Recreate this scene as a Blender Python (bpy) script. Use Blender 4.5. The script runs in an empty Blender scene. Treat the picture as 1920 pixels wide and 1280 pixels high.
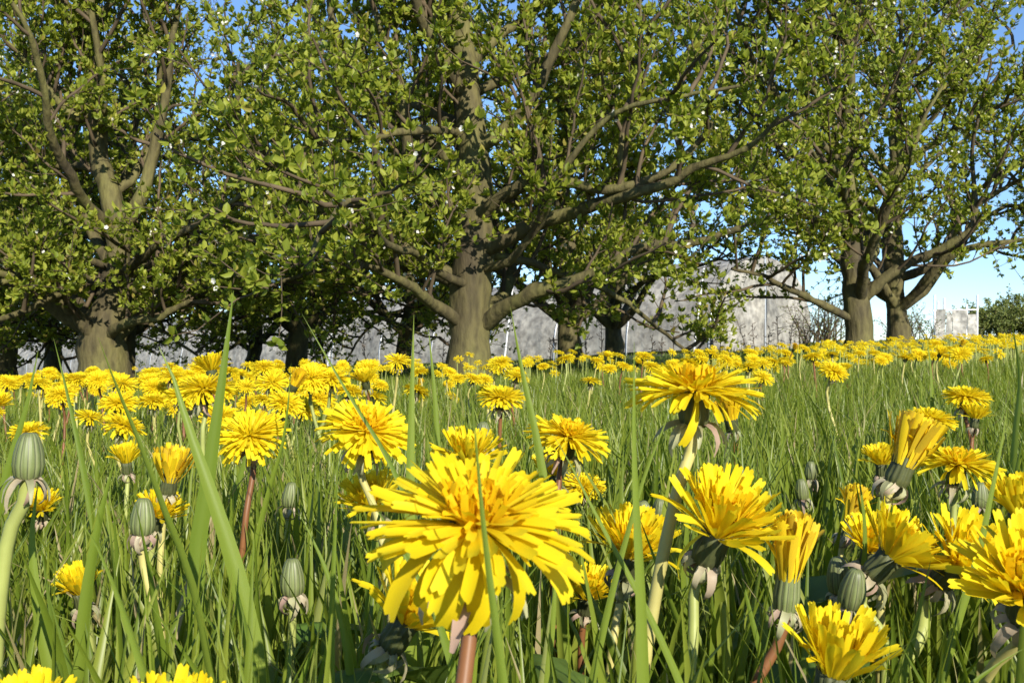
import bpy, math
import numpy as np
from mathutils import Matrix, Vector

# ------------------------------------------------------------------ camera, sky, sun, exposure
S = bpy.context.scene
COL = S.collection
F = 1867.0                      # focal length in photo pixels (1920 wide)
PITCH = math.atan(25 / F)
CAMZ = 0.20
SLOPE = 0.035

cam_d = bpy.data.cameras.new('camera')
cam_d.sensor_width = 36.0
cam_d.lens = 36.0 * F / 1920
cam_d.clip_start = 0.01
cam_d.clip_end = 2000
cam_d.dof.use_dof = True
cam_d.dof.focus_distance = 0.6
cam_d.dof.aperture_fstop = 70
cam = bpy.data.objects.new('camera', cam_d)
cam.location = (0, 0, CAMZ)
cam.rotation_euler = (math.pi / 2 + PITCH, 0, 0)
COL.objects.link(cam)
S.camera = cam

SUNV = Vector((0.36, -0.82, 0.44)).normalized()
w = bpy.data.worlds.new('World')
S.world = w
w.use_nodes = True
nt = w.node_tree
sky = nt.nodes.new('ShaderNodeTexSky')
sky.sky_type = 'NISHITA'
sky.sun_disc = False
sky.sun_elevation = math.asin(SUNV.z)
sky.sun_rotation = math.atan2(SUNV.x, SUNV.y)
sky.air_density = 0.85
sky.dust_density = 0.0
sky.ozone_density = 5.0
bg = nt.nodes['Background']
bg.inputs['Strength'].default_value = 0.12
nt.links.new(sky.outputs[0], bg.inputs['Color'])

sun_d = bpy.data.lights.new('sun', 'SUN')
sun_d.energy = 5.0
sun_d.angle = math.radians(0.5)
sun_d.color = (1.0, 0.93, 0.80)
sun = bpy.data.objects.new('sun', sun_d)
sun.rotation_euler = SUNV.to_track_quat('Z', 'Y').to_euler()
sun.location = (3, -4, 6)
COL.objects.link(sun)

S.view_settings.view_transform = 'Standard'
S.view_settings.look = 'None'
S.view_settings.gamma = 1.0
S.view_settings.exposure = 0.7
S.cycles.max_bounces = 8
S.cycles.transmission_bounces = 6
S.cycles.use_denoising = True

rng = np.random.default_rng(7)


# ------------------------------------------------------------------ helpers
def smooth(a, b, x):
    t = np.clip((x - a) / (b - a), 0, 1)
    return t * t * (3 - 2 * t)


def ground_z(x, y):
    x = np.asarray(x, float); y = np.asarray(y, float)
    z = SLOPE * np.clip(x, -40, 40)
    z = z + 0.006 * np.clip(y - 3, 0, 40) * smooth(0.5, 3.0, x)
    z = z + 0.010 * np.sin(x * 2.3 + 1.0) * np.sin(y * 1.7) * smooth(0.6, 2.0, np.abs(y) + np.abs(x)) * (1 - smooth(20, 40, np.abs(y)))
    z = z + 0.006 * np.sin(x * 9.1) * np.sin(y * 8.3 + 2) * (1 - smooth(6, 12, np.abs(y)))
    return z


cp, sp = math.cos(PITCH), math.sin(PITCH)


def at(px, py, d):
    """point at forward distance d (along y) seen at photo pixel px, py"""
    u = (px - 960) / F
    v = (640 - py) / F
    y = cp - v * sp
    z = sp + v * cp
    k = d / y
    return np.array((u * k, d, CAMZ + z * k))


def proj(P):
    P = np.asarray(P, float)
    x, y, z = P[..., 0], P[..., 1], P[..., 2] - CAMZ
    dep = np.maximum(y * cp + z * sp, 1e-4)
    up = -y * sp + z * cp
    return 960 + F * x / dep, 640 - F * up / dep, dep


def nrm(v):
    return v / np.maximum(np.linalg.norm(v, axis=-1, keepdims=True), 1e-9)


def mesh(name, V, faces, mat, shade=True):
    """faces: list of integer arrays (M,3) / (M,4)"""
    me = bpy.data.meshes.new(name)
    V = np.asarray(V, np.float32)
    faces = [np.asarray(f, np.int32) for f in faces if len(f)]
    me.vertices.add(len(V))
    me.vertices.foreach_set('co', V.ravel())
    nl = sum(f.size for f in faces)
    nf = sum(len(f) for f in faces)
    me.loops.add(nl)
    me.loops.foreach_set('vertex_index', np.concatenate([f.ravel() for f in faces]))
    me.polygons.add(nf)
    tot = np.concatenate([np.full(len(f), f.shape[1], np.int32) for f in faces])
    start = np.concatenate([[0], np.cumsum(tot)[:-1]]).astype(np.int32)
    me.polygons.foreach_set('loop_start', start)
    if shade:
        me.polygons.foreach_set('use_smooth', np.ones(nf, bool))
    me.update(calc_edges=True)
    if mat:
        me.materials.append(mat)
    return me


def obj(name, me, parent=None, M=None, label=None, cat=None, group=None, kind=None):
    o = bpy.data.objects.new(name, me)
    COL.objects.link(o)
    if parent is not None:
        o.parent = parent
    if M is not None:
        o.matrix_basis = M
    if label: o['label'] = label
    if cat: o['category'] = cat
    if group: o['group'] = group
    if kind: o['kind'] = kind
    return o


def empty(name, loc, label, cat, group=None, rz=0.0, scale=1.0):
    o = obj(name, None, None, None, label, cat, group)
    o.empty_display_size = 0.05
    o.location = Vector(loc)
    o.rotation_euler = (0, 0, rz)
    o.scale = (scale,) * 3
    return o


class Acc:
    """collects vertices and quads / tris"""
    def __init__(self):
        self.V = []; self.Q = []; self.T = []; self.n = 0

    def add(self, V, Q=None, T=None):
        V = np.asarray(V, float).reshape(-1, 3)
        if Q is not None: self.Q.append(np.asarray(Q).reshape(-1, 4) + self.n)
        if T is not None: self.T.append(np.asarray(T).reshape(-1, 3) + self.n)
        self.V.append(V); self.n += len(V)

    def mesh(self, name, mat, off=(0, 0, 0), shade=True):
        fs = []
        if self.Q: fs.append(np.concatenate(self.Q))
        if self.T: fs.append(np.concatenate(self.T))
        return mesh(name, np.concatenate(self.V) - np.asarray(off, float), fs, mat, shade)


def tubes(P, R, k, rough=0.0, r=None, cap=True):
    """P (B,n,3) polylines, R (B,n) radii -> V, Q"""
    P = np.asarray(P, float); R = np.asarray(R, float)
    B, n, _ = P.shape
    T = nrm(np.gradient(P, axis=1))
    avg = nrm(T.mean(axis=1))
    ref = np.where(np.abs(avg[:, 2:3]) > 0.8, np.array([[1.0, 0, 0]]), np.array([[0, 0, 1.0]]))
    N1 = nrm(np.cross(T, ref[:, None, :]))
    N2 = np.cross(T, N1)
    th = np.arange(k) * 2 * math.pi / k
    Rr = R[:, :, None] * np.ones(k)
    if rough and r is not None:
        Rr = Rr * (1 + rough * r.normal(size=Rr.shape))
    V = P[:, :, None, :] + Rr[..., None] * (np.cos(th)[:, None] * N1[:, :, None, :] + np.sin(th)[:, None] * N2[:, :, None, :])
    b, i, j = np.meshgrid(np.arange(B), np.arange(n - 1), np.arange(k), indexing='ij')
    j2 = (j + 1) % k
    base = b * n * k
    Q = np.stack([base + i * k + j, base + i * k + j2, base + (i + 1) * k + j2, base + (i + 1) * k + j], -1).reshape(-1, 4)
    return V.reshape(-1, 3), Q


def spline(pts, n):
    """smooth resample of control points (cubic Hermite over chord length)"""
    P = np.asarray(pts, float)
    seg = np.maximum(np.linalg.norm(np.diff(P, axis=0), axis=1), 1e-6)
    t = np.concatenate([[0], np.cumsum(seg)])
    D = np.diff(P, axis=0) / seg[:, None]
    m = np.vstack([D[:1], (D[:-1] * seg[1:, None] + D[1:] * seg[:-1, None]) / (seg[1:] + seg[:-1])[:, None], D[-1:]])
    q = np.linspace(0, t[-1], n)
    i = np.clip(np.searchsorted(t, q, side='right') - 1, 0, len(P) - 2)
    h = seg[i][:, None]; f = ((q - t[i]) / seg[i])[:, None]
    return (P[i] * (2 * f ** 3 - 3 * f ** 2 + 1) + m[i] * h * (f ** 3 - 2 * f ** 2 + f) + P[i + 1] * (3 * f ** 2 - 2 * f ** 3) + m[i + 1] * h * (f ** 3 - f ** 2))


# ------------------------------------------------------------------ materials
def new_mat(name):
    m = bpy.data.materials.new(name)
    m.use_nodes = True
    t = m.node_tree
    return m, t, t.nodes['Principled BSDF'], t.nodes['Material Output']


def ramp(t, fac, stops):
    r = t.nodes.new('ShaderNodeValToRGB')
    while len(r.color_ramp.elements) < len(stops):
        r.color_ramp.elements.new(0.5)
    for e, (p, c) in zip(r.color_ramp.elements, stops):
        e.position = p
        e.color = (*c, 1)
    t.links.new(fac, r.inputs['Fac'])
    return r.outputs['Color']


def noise(t, scale, detail=4, vec='Object', stretch=None):
    tc = t.nodes.new('ShaderNodeTexCoord')
    n = t.nodes.new('ShaderNodeTexNoise')
    n.inputs['Scale'].default_value = scale
    n.inputs['Detail'].default_value = detail
    src = tc.outputs[vec]
    if stretch:
        mp = t.nodes.new('ShaderNodeMapping')
        mp.inputs['Scale'].default_value = stretch
        t.links.new(src, mp.inputs['Vector'])
        src = mp.outputs[0]
    t.links.new(src, n.inputs['Vector'])
    return n.outputs['Fac']


def mixc(t, a, b, fac, mode='MIX'):
    m = t.nodes.new('ShaderNodeMix')
    m.data_type = 'RGBA'
    m.blend_type = mode
    for s, v in ((m.inputs[6], a), (m.inputs[7], b)):
        if isinstance(v, tuple): s.default_value = (*v, 1)
        else: t.links.new(v, s)
    if isinstance(fac, float): m.inputs[0].default_value = fac
    else: t.links.new(fac, m.inputs[0])
    return m.outputs[2]


def leafy(name, stops, trans=0.35, tint=(1.3, 1.25, 0.5), rough=0.5, spec=0.3, per='island', nscale=0, namp=0.25):
    m, t, p, out = new_mat(name)
    if per == 'island':
        g = t.nodes.new('ShaderNodeNewGeometry'); fac = g.outputs['Random Per Island']
    else:
        g = t.nodes.new('ShaderNodeObjectInfo'); fac = g.outputs['Random']
    c = ramp(t, fac, stops)
    if nscale:
        n = noise(t, nscale, 3)
        c = mixc(t, c, ramp(t, n, [(0.3, (1 - namp,) * 3), (0.7, (1 + namp,) * 3)]), 1.0, 'MULTIPLY')
    p.inputs['Roughness'].default_value = rough
    p.inputs['Specular IOR Level'].default_value = spec
    t.links.new(c, p.inputs['Base Color'])
    tr = t.nodes.new('ShaderNodeBsdfTranslucent')
    t.links.new(mixc(t, c, tint, 1.0, 'MULTIPLY'), tr.inputs['Color'])
    mx = t.nodes.new('ShaderNodeMixShader')
    mx.inputs[0].default_value = trans
    t.links.new(p.outputs[0], mx.inputs[1])
    t.links.new(tr.outputs[0], mx.inputs[2])
    t.links.new(mx.outputs[0], out.inputs['Surface'])
    return m


M_leaf = leafy('leaf_spring', [(0.0, (0.18, 0.24, 0.03)), (0.5, (0.285, 0.325, 0.04)), (0.93, (0.38, 0.41, 0.055)), (1.0, (0.35, 0.28, 0.07))], 0.5, (1.3, 1.35, 0.75))
M_hedgeleaf = leafy('leaf_hedge', [(0.0, (0.14, 0.18, 0.045)), (1.0, (0.23, 0.26, 0.075))], 0.4)
M_grass = leafy('grass_blade', [(0.0, (0.11, 0.165, 0.016)), (0.45, (0.18, 0.24, 0.026)), (0.85, (0.25, 0.295, 0.042)),
                                (0.95, (0.26, 0.29, 0.08)), (0.975, (0.36, 0.30, 0.14)), (1.0, (0.40, 0.33, 0.18))], 0.42, rough=0.4, spec=0.4)
M_bigblade = leafy('grass_blade_broad', [(0.0, (0.145, 0.21, 0.022)), (1.0, (0.21, 0.275, 0.036))], 0.38, rough=0.42, spec=0.35, per='object')
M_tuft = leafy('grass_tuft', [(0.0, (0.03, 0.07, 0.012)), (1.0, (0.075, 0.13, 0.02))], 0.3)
YEL = [(0.0, (0.78, 0.59, 0.010)), (0.5, (0.82, 0.655, 0.017)), (1.0, (0.84, 0.70, 0.026))]
M_petal = leafy('petal_yellow', YEL, 0.45, (1.0, 1.0, 0.7), rough=0.55, spec=0.15, per='object', nscale=220, namp=0.07)
M_petal_i = leafy('petal_yellow_joined', YEL, 0.45, (1.0, 1.0, 0.7), rough=0.55, spec=0.15)
M_core = leafy('floret_golden', [(0.0, (0.82, 0.55, 0.008)), (1.0, (0.85, 0.65, 0.014))], 0.5, (1.0, 0.9, 0.5), rough=0.55, spec=0.15)
M_ochre = leafy('petal_ochre', [(0.0, (0.55, 0.38, 0.03)), (0.4, (0.74, 0.53, 0.02)), (1.0, (0.80, 0.61, 0.015))], 0.32, (1.0, 0.9, 0.5), per='object', nscale=250, namp=0.2)
M_ochre_i = leafy('petal_ochre_joined', [(0.0, (0.55, 0.33, 0.012)), (1.0, (0.80, 0.55, 0.01))], 0.25, (1.0, 0.9, 0.5))
M_bract = leafy('bract_pale', [(0.0, (0.24, 0.24, 0.12)), (0.45, (0.36, 0.36, 0.20)), (0.8, (0.40, 0.33, 0.23)), (1.0, (0.34, 0.23, 0.18))], 0.2, (1, 1, .8), nscale=120, namp=0.25, per='object')
M_bract_i = leafy('bract_pale_joined', [(0.0, (0.20, 0.20, 0.10)), (0.6, (0.30, 0.31, 0.17)), (1.0, (0.30, 0.22, 0.17))], 0.2, (1, 1, .8))
M_dleaf = leafy('dandelion_leaf', [(0.0, (0.07, 0.13, 0.02)), (1.0, (0.13, 0.20, 0.035))], 0.3, rough=0.45, per='object', nscale=60, namp=0.3)
M_white = leafy('blossom_white', [(0.0, (0.75, 0.74, 0.68)), (1.0, (0.82, 0.80, 0.74))], 0.3, (1, 1, 1))


def bark_mat():
    m, t, p, out = new_mat('bark_mossy')
    a = noise(t, 3.0, 6, stretch=(1, 1, 0.5))
    b = noise(t, 26, 6, stretch=(1, 1, 0.3))
    c = ramp(t, a, [(0.3, (0.055, 0.042, 0.02)), (0.5, (0.098, 0.084, 0.028)), (0.66, (0.135, 0.128, 0.034))])
    c = mixc(t, c, ramp(t, b, [(0.3, (0.5, 0.48, 0.45)), (0.6, (1.1, 1.1, 1.1))]), 1.0, 'MULTIPLY')
    t.links.new(c, p.inputs['Base Color'])
    p.inputs['Roughness'].default_value = 0.85
    bu = t.nodes.new('ShaderNodeBump')
    bu.inputs['Strength'].default_value = 0.7
    bu.inputs['Distance'].default_value = 0.02
    t.links.new(b, bu.inputs['Height'])
    t.links.new(bu.outputs[0], p.inputs['Normal'])
    return m


M_bark = bark_mat()


def plain(name, col, rough=0.6, metal=0.0, nscale=0, namp=0.3, bump=0.0):
    m, t, p, out = new_mat(name)
    p.inputs['Roughness'].default_value = rough
    p.inputs['Metallic'].default_value = metal
    p.inputs['Specular IOR Level'].default_value = 0.35
    if nscale:
        n = noise(t, nscale, 5)
        t.links.new(ramp(t, n, [(0.3, tuple(c * (1 - namp) for c in col)), (0.7, tuple(c * (1 + namp) for c in col))]), p.inputs['Base Color'])
        if bump:
            bu = t.nodes.new('ShaderNodeBump')
            bu.inputs['Strength'].default_value = bump
            bu.inputs['Distance'].default_value = 0.01
            t.links.new(n, bu.inputs['Height'])
            t.links.new(bu.outputs[0], p.inputs['Normal'])
    else:
        p.inputs['Base Color'].default_value = (*col, 1)
    return m


M_twig = plain('twig_bark', (0.085, 0.062, 0.035), 0.85, nscale=8, namp=0.35)
M_invol = plain('involucre_green', (0.06, 0.068, 0.024), 0.6, nscale=160, namp=0.35)
M_stem_g = plain('stem_green', (0.27, 0.30, 0.08), 0.5, nscale=35, namp=0.25)
M_stem_y = plain('stem_straw', (0.40, 0.36, 0.12), 0.5, nscale=35, namp=0.25)
M_stem_r = plain('stem_russet', (0.17, 0.072, 0.026), 0.5, nscale=35, namp=0.35)
M_weed = plain('dry_weed', (0.10, 0.065, 0.04), 0.85, nscale=12, namp=0.4)
M_pole = plain('white_paint', (0.75, 0.76, 0.76), 0.4, nscale=6, namp=0.06)
M_steel = plain('galvanised_steel', (0.45, 0.46, 0.47), 0.35, metal=0.7)


def bud_mat():
    m, t, p, out = new_mat('bud_striped')
    tc = t.nodes.new('ShaderNodeTexCoord')
    gr_ = t.nodes.new('ShaderNodeTexGradient'); gr_.gradient_type = 'RADIAL'
    t.links.new(tc.outputs['Object'], gr_.inputs['Vector'])
    mu = t.nodes.new('ShaderNodeMath'); mu.operation = 'MULTIPLY'; mu.inputs[1].default_value = 13
    t.links.new(gr_.outputs['Fac'], mu.inputs[0])
    fr = t.nodes.new('ShaderNodeMath'); fr.operation = 'FRACT'
    t.links.new(mu.outputs[0], fr.inputs[0])
    c = ramp(t, fr.outputs[0], [(0.0, (0.045, 0.055, 0.025)), (0.12, (0.20, 0.22, 0.10)), (0.45, (0.12, 0.15, 0.05)), (0.8, (0.16, 0.19, 0.07)), (1.0, (0.05, 0.06, 0.03))])
    n = noise(t, 160, 4, stretch=(1, 1, 0.3))
    c = mixc(t, c, ramp(t, n, [(0.3, (0.65, 0.62, 0.6)), (0.7, (1.25, 1.25, 1.2))]), 1.0, 'MULTIPLY')
    t.links.new(c, p.inputs['Base Color'])
    p.inputs['Roughness'].default_value = 0.5
    return m


M_bud = bud_mat()


def soil_mat():
    m, t, p, out = new_mat('meadow_soil')
    a = noise(t, 1.3, 6)
    b = noise(t, 40, 6)
    c = ramp(t, a, [(0.35, (0.035, 0.05, 0.014)), (0.6, (0.06, 0.085, 0.02))])
    c = mixc(t, c, ramp(t, b, [(0.35, (0.45, 0.4, 0.35)), (0.65, (1.2, 1.2, 1.1))]), 1.0, 'MULTIPLY')
    t.links.new(c, p.inputs['Base Color'])
    p.inputs['Roughness'].default_value = 0.95
    bu = t.nodes.new('ShaderNodeBump')
    bu.inputs['Strength'].default_value = 0.8
    t.links.new(b, bu.inputs['Height'])
    t.links.new(bu.outputs[0], p.inputs['Normal'])
    return m


def film_mat():
    m, t, p, out = new_mat('polythene_film')
    a = noise(t, 0.8, 6, stretch=(1.0, 1.0, 2.2))
    b = noise(t, 2.2, 7, stretch=(1.0, 1.0, 0.7))
    c = ramp(t, a, [(0.3, (0.36, 0.345, 0.31)), (0.5, (0.50, 0.475, 0.42)), (0.7, (0.66, 0.62, 0.55))])
    c = mixc(t, c, ramp(t, noise(t, 7.0, 9), [(0.35, (0.62, 0.61, 0.60)), (0.62, (1.15, 1.15, 1.12))]), 1.0, 'MULTIPLY')
    t.links.new(c, p.inputs['Base Color'])
    p.inputs['Roughness'].default_value = 0.45
    p.inputs['Specular IOR Level'].default_value = 0.35
    bu = t.nodes.new('ShaderNodeBump')
    bu.inputs['Strength'].default_value = 0.8
    bu.inputs['Distance'].default_value = 0.10
    t.links.new(b, bu.inputs['Height'])
    t.links.new(bu.outputs[0], p.inputs['Normal'])
    tr = t.nodes.new('ShaderNodeBsdfTranslucent')
    t.links.new(c, tr.inputs['Color'])
    mx = t.nodes.new('ShaderNodeMixShader')
    mx.inputs[0].default_value = 0.35
    t.links.new(p.outputs[0], mx.inputs[1]); t.links.new(tr.outputs[0], mx.inputs[2])
    t.links.new(mx.outputs[0], out.inputs['Surface'])
    return m


M_soil = soil_mat()
M_film = film_mat()

# ------------------------------------------------------------------ ground
gx = np.unique(np.concatenate([-np.geomspace(4, 900, 40), np.linspace(-4, 4, 81), np.geomspace(4, 900, 40)]))
gy = np.unique(np.concatenate([-np.geomspace(2, 300, 16), np.linspace(-2, 8, 101), np.geomspace(8, 1200, 60)]))
X, Y = np.meshgrid(gx, gy)
Z = ground_z(X, Y)
nx, ny = len(gx), len(gy)
ii, jj = np.meshgrid(np.arange(ny - 1), np.arange(nx - 1), indexing='ij')
Qg = np.stack([ii * nx + jj, ii * nx + jj + 1, (ii + 1) * nx + jj + 1, (ii + 1) * nx + jj], -1).reshape(-1, 4)
obj('meadow_ground', mesh('meadow_ground', np.stack([X, Y, Z], -1).reshape(-1, 3), [Qg], M_soil), kind='structure',
    label='grassy meadow soil sloping up to one side under the flowers')


# ------------------------------------------------------------------ polytunnel
def tunnel():
    A = np.array([3.95, 20.0]); ax = np.array([-0.75, 0.66]); ax /= np.linalg.norm(ax)
    ex = np.array([0.66, 0.75]); ex /= np.linalg.norm(ex)
    W, H, L = 4.7, 2.05, 36.0
    base = np.array([A[0], A[1], 0.0])
    root = empty('polytunnel', (A[0], A[1], float(ground_z(*A))), 'long polytunnel covered in grey translucent plastic film behind the orchard trees', 'polytunnel')
    o = np.array(root.location)

    def prof(th):               # hoop profile: width coordinate, height
        return W * (0.5 - 0.5 * np.cos(th)) , H * np.sin(th) ** 0.72

    def pt(t, th, bulge=0.0):
        c, h = prof(th)
        x = A[0] + ax[0] * t + ex[0] * c
        y = A[1] + ax[1] * t + ex[1] * c
        return np.stack([x, y, ground_z(x, y) + h * (1 + bulge)], -1)

    n_t, n_h = 18, 28
    r = np.random.default_rng(3)
    # film bays between hoops, sagging a little, each a panel
    for k in range(n_t):
        t0, t1 = k * L / n_t, (k + 1) * L / n_t
        tt = np.linspace(t0, t1, 9); th = np.linspace(0.01, math.pi - 0.01, n_h)
        TT, HH = np.meshgrid(tt, th, indexing='ij')
        s = np.sin((TT - t0) / (t1 - t0) * math.pi)
        V = pt(TT, HH, -0.015 * s + 0.008 * r.normal(size=TT.shape) * s)
        i, j = np.meshgrid(np.arange(8), np.arange(n_h - 1), indexing='ij')
        Q = np.stack([i * n_h + j, i * n_h + j + 1, (i + 1) * n_h + j + 1, (i + 1) * n_h + j], -1).reshape(-1, 4)
        obj('film_panel', mesh('film_panel', V.reshape(-1, 3) - o, [Q], M_film), root)
    for k in range(n_t + 1):
        th = np.linspace(0.0, math.pi, 26)
        P = pt(np.full(26, k * L / n_t), th, -0.03)
        V, Q = tubes(P[None], np.full((1, 26), 0.018), 6)
        obj('hoop', mesh('hoop', V - o, [Q], M_steel), root)
    # closed end wall of film, two sheets meeting at a door seam
    for a, b in ((0.02, 0.49), (0.51, 0.98)):
        uu = np.linspace(a, b, 10); vv = np.linspace(0, 1, 12)
        UU, VV = np.meshgrid(uu, vv, indexing='ij')
        th = np.arccos(1 - 2 * UU)
        hh = H * np.sin(th) ** 0.72 * VV * 0.99
        wob = 0.03 * np.sin(UU * 23 + VV * 5) * np.sin(VV * math.pi)
        x = A[0] + ex[0] * W * UU - ax[0] * (0.03 + wob); y = A[1] + ex[1] * W * UU - ax[1] * (0.03 + wob)
        V = np.stack([x, y, ground_z(x, y) + hh], -1).reshape(-1, 3)
        i, j = np.meshgrid(np.arange(9), np.arange(11), indexing='ij')
        Q = np.stack([i * 12 + j, i * 12 + j + 1, (i + 1) * 12 + j + 1, (i + 1) * 12 + j], -1).reshape(-1, 4)
        obj('end_sheet', mesh('end_sheet', V - o, [Q], M_film), root)
    P = np.array([[A[0] + ex[0] * W / 2 - ax[0] * .03, A[1] + ex[1] * W / 2 - ax[1] * .03, 0]] * 2)
    P[:, 2] = ground_z(P[0, 0], P[0, 1]) + np.array([0, H])
    V, Q = tubes(P[None], np.full((1, 2), 0.03), 6)
    obj('door_post', mesh('door_post', V - o, [Q], M_steel), root)


tunnel()

# leaning white poles
for px, py, tx, ty, d, lab in ((613, 722, 632, 560, 22.0, 'thin white pole leaning before the tunnel, between two dark trunks'),
                              (944, 700, 966, 500, 17.5, 'thin white leaning pole just beside the thick central trunk'),
                              (1300, 690, 1320, 500, 17.0, 'thin white leaning pole rising behind the tall open dandelion'),
                              (412, 720, 428, 590, 24.0, 'thin white leaning pole behind the broad fork-trunked tree')):
    b = at(px, py, d); b[2] = ground_z(b[0], b[1]) - 0.02
    t_ = at(tx, ty, d + 0.3)
    V, Q = tubes(np.array([[b, 0.5 * (b + t_), t_]]), np.array([[0.015, 0.014, 0.013]]), 8)
    cv = np.array([[t_ - (t_ - b) * 0.004, t_ + (t_ - b) * 0.012]])
    root = empty('leaning_pole', b, lab, 'pole', 'white poles along the tunnel')
    obj('pole_shaft', mesh('pole_shaft', V - b, [Q], M_pole), root)
    V, Q = tubes(np.concatenate([cv[:, :1], cv, cv[:, 1:]], 1), np.array([[0.001, 0.018, 0.018, 0.001]]), 8)
    obj('pole_cap', mesh('pole_cap', V - b, [Q], M_steel), root)


# open frame shelter at the far side
def shelter():
    d = 34.0
    b0 = at(1752, 640, d)
    root = empty('plastic_shelter', (b0[0], d, float(ground_z(b0[0], d))), 'small white plastic shelter with bare posts sticking up near the hedge', 'shelter')
    o = np.array(root.location)
    xs = [at(p, 640, d)[0] for p in (1752, 1772, 1784, 1812, 1832)]
    for i, x in enumerate(xs):
        h = [1.55, 1.35, 1.45, 1.2, 1.5][i]
        yy = d + (0.6 if i in (1, 2) else 0)
        P = np.array([[x, yy, ground_z(x, yy) - .05], [x + .02, yy, ground_z(x, yy) + h]])
        V, Q = tubes(P[None], np.full((1, 2), .035), 6)
        obj('post', mesh('post', V - o, [Q], M_pole), root)
    for i in range(4):
        uu = np.linspace(xs[i] + .01, xs[i + 1] - .01, 6); vv = np.linspace(0, 1, 7)
        U, W_ = np.meshgrid(uu, vv, indexing='ij')
        top = [1.05, .95, 1.0, .85][i]
        V = np.stack([U, d - .05 + .05 * np.sin(U * 9 + W_ * 4), ground_z(U, np.full_like(U, d)) + W_ * top], -1)
        a, b = np.meshgrid(np.arange(5), np.arange(6), indexing='ij')
        Q = np.stack([a * 7 + b, a * 7 + b + 1, (a + 1) * 7 + b + 1, (a + 1) * 7 + b], -1).reshape(-1, 4)
        obj('film_panel', mesh('film_panel', V.reshape(-1, 3) - o, [Q], M_film), root)
    P = np.array([[xs[0] - .05, d, o[2] + 1.02], [xs[-1] + .05, d, o[2] + 1.05]])
    V, Q = tubes(P[None], np.full((1, 2), .025), 6)
    obj('rail', mesh('rail', V - o, [Q], M_pole), root)


shelter()


# ------------------------------------------------------------------ trees
def grow(P0, D0, L, n, wander, trop, r):
    """grow B polylines of n points; trop = (x,y,z) pull per unit length"""
    B = len(P0)
    P = np.zeros((B, n, 3)); P[:, 0] = P0
    D = nrm(D0)
    step = (L / (n - 1))[:, None]
    for i in range(1, n):
        D = nrm(D + wander * r.normal(size=(B, 3)) + trop)
        P[:, i] = P[:, i - 1] + D * step
    return P


def sample_on(P, per, lo, r):
    """P (B,n,3): pick `per` points on each polyline between fraction lo and 1 -> pos, tangent, frac, parent"""
    B, n, _ = P.shape
    f = lo + (1 - lo) * (np.arange(per)[None] + r.random((B, per))) / per
    q = np.clip(f * (n - 1), 0, n - 1.001)
    i = q.astype(int); a = (q - i)[..., None]
    b = np.arange(B)[:, None]
    p0, p1 = P[b, i], P[b, i + 1]
    return (p0 * (1 - a) + p1 * a).reshape(-1, 3), nrm(p1 - p0).reshape(-1, 3), f.reshape(-1), np.repeat(np.arange(B), per)


def leaf_verts(p, d, wv, L, W, r, hexa):
    n = np.cross(d, wv)
    L = L[:, None]; W = W[:, None]
    if hexa:
        fold = 0.22 * W * n
        tipd = -0.12 * L * n
        V = np.stack([p, p + .35 * L * d + .5 * W * wv + fold, p + .72 * L * d + .38 * W * wv + fold * .8, p + L * d + tipd,
                      p + .72 * L * d - .38 * W * wv + fold * .8, p + .35 * L * d - .5 * W * wv + fold], 1)
        b = np.arange(len(p))[:, None] * 6
        Q = np.concatenate([b + np.array([[0, 3, 2, 1]]), b + np.array([[0, 5, 4, 3]])])
        return V.reshape(-1, 3), Q, None
    fold = 0.2 * W * n
    V = np.stack([p, p + .45 * L * d + .5 * W * wv + fold, p + L * d, p + .45 * L * d - .5 * W * wv + fold], 1)
    b = np.arange(len(p))[:, None] * 4
    T = np.concatenate([b + np.array([[0, 2, 1]]), b + np.array([[0, 3, 2]])])
    return V.reshape(-1, 3), None, T


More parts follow.
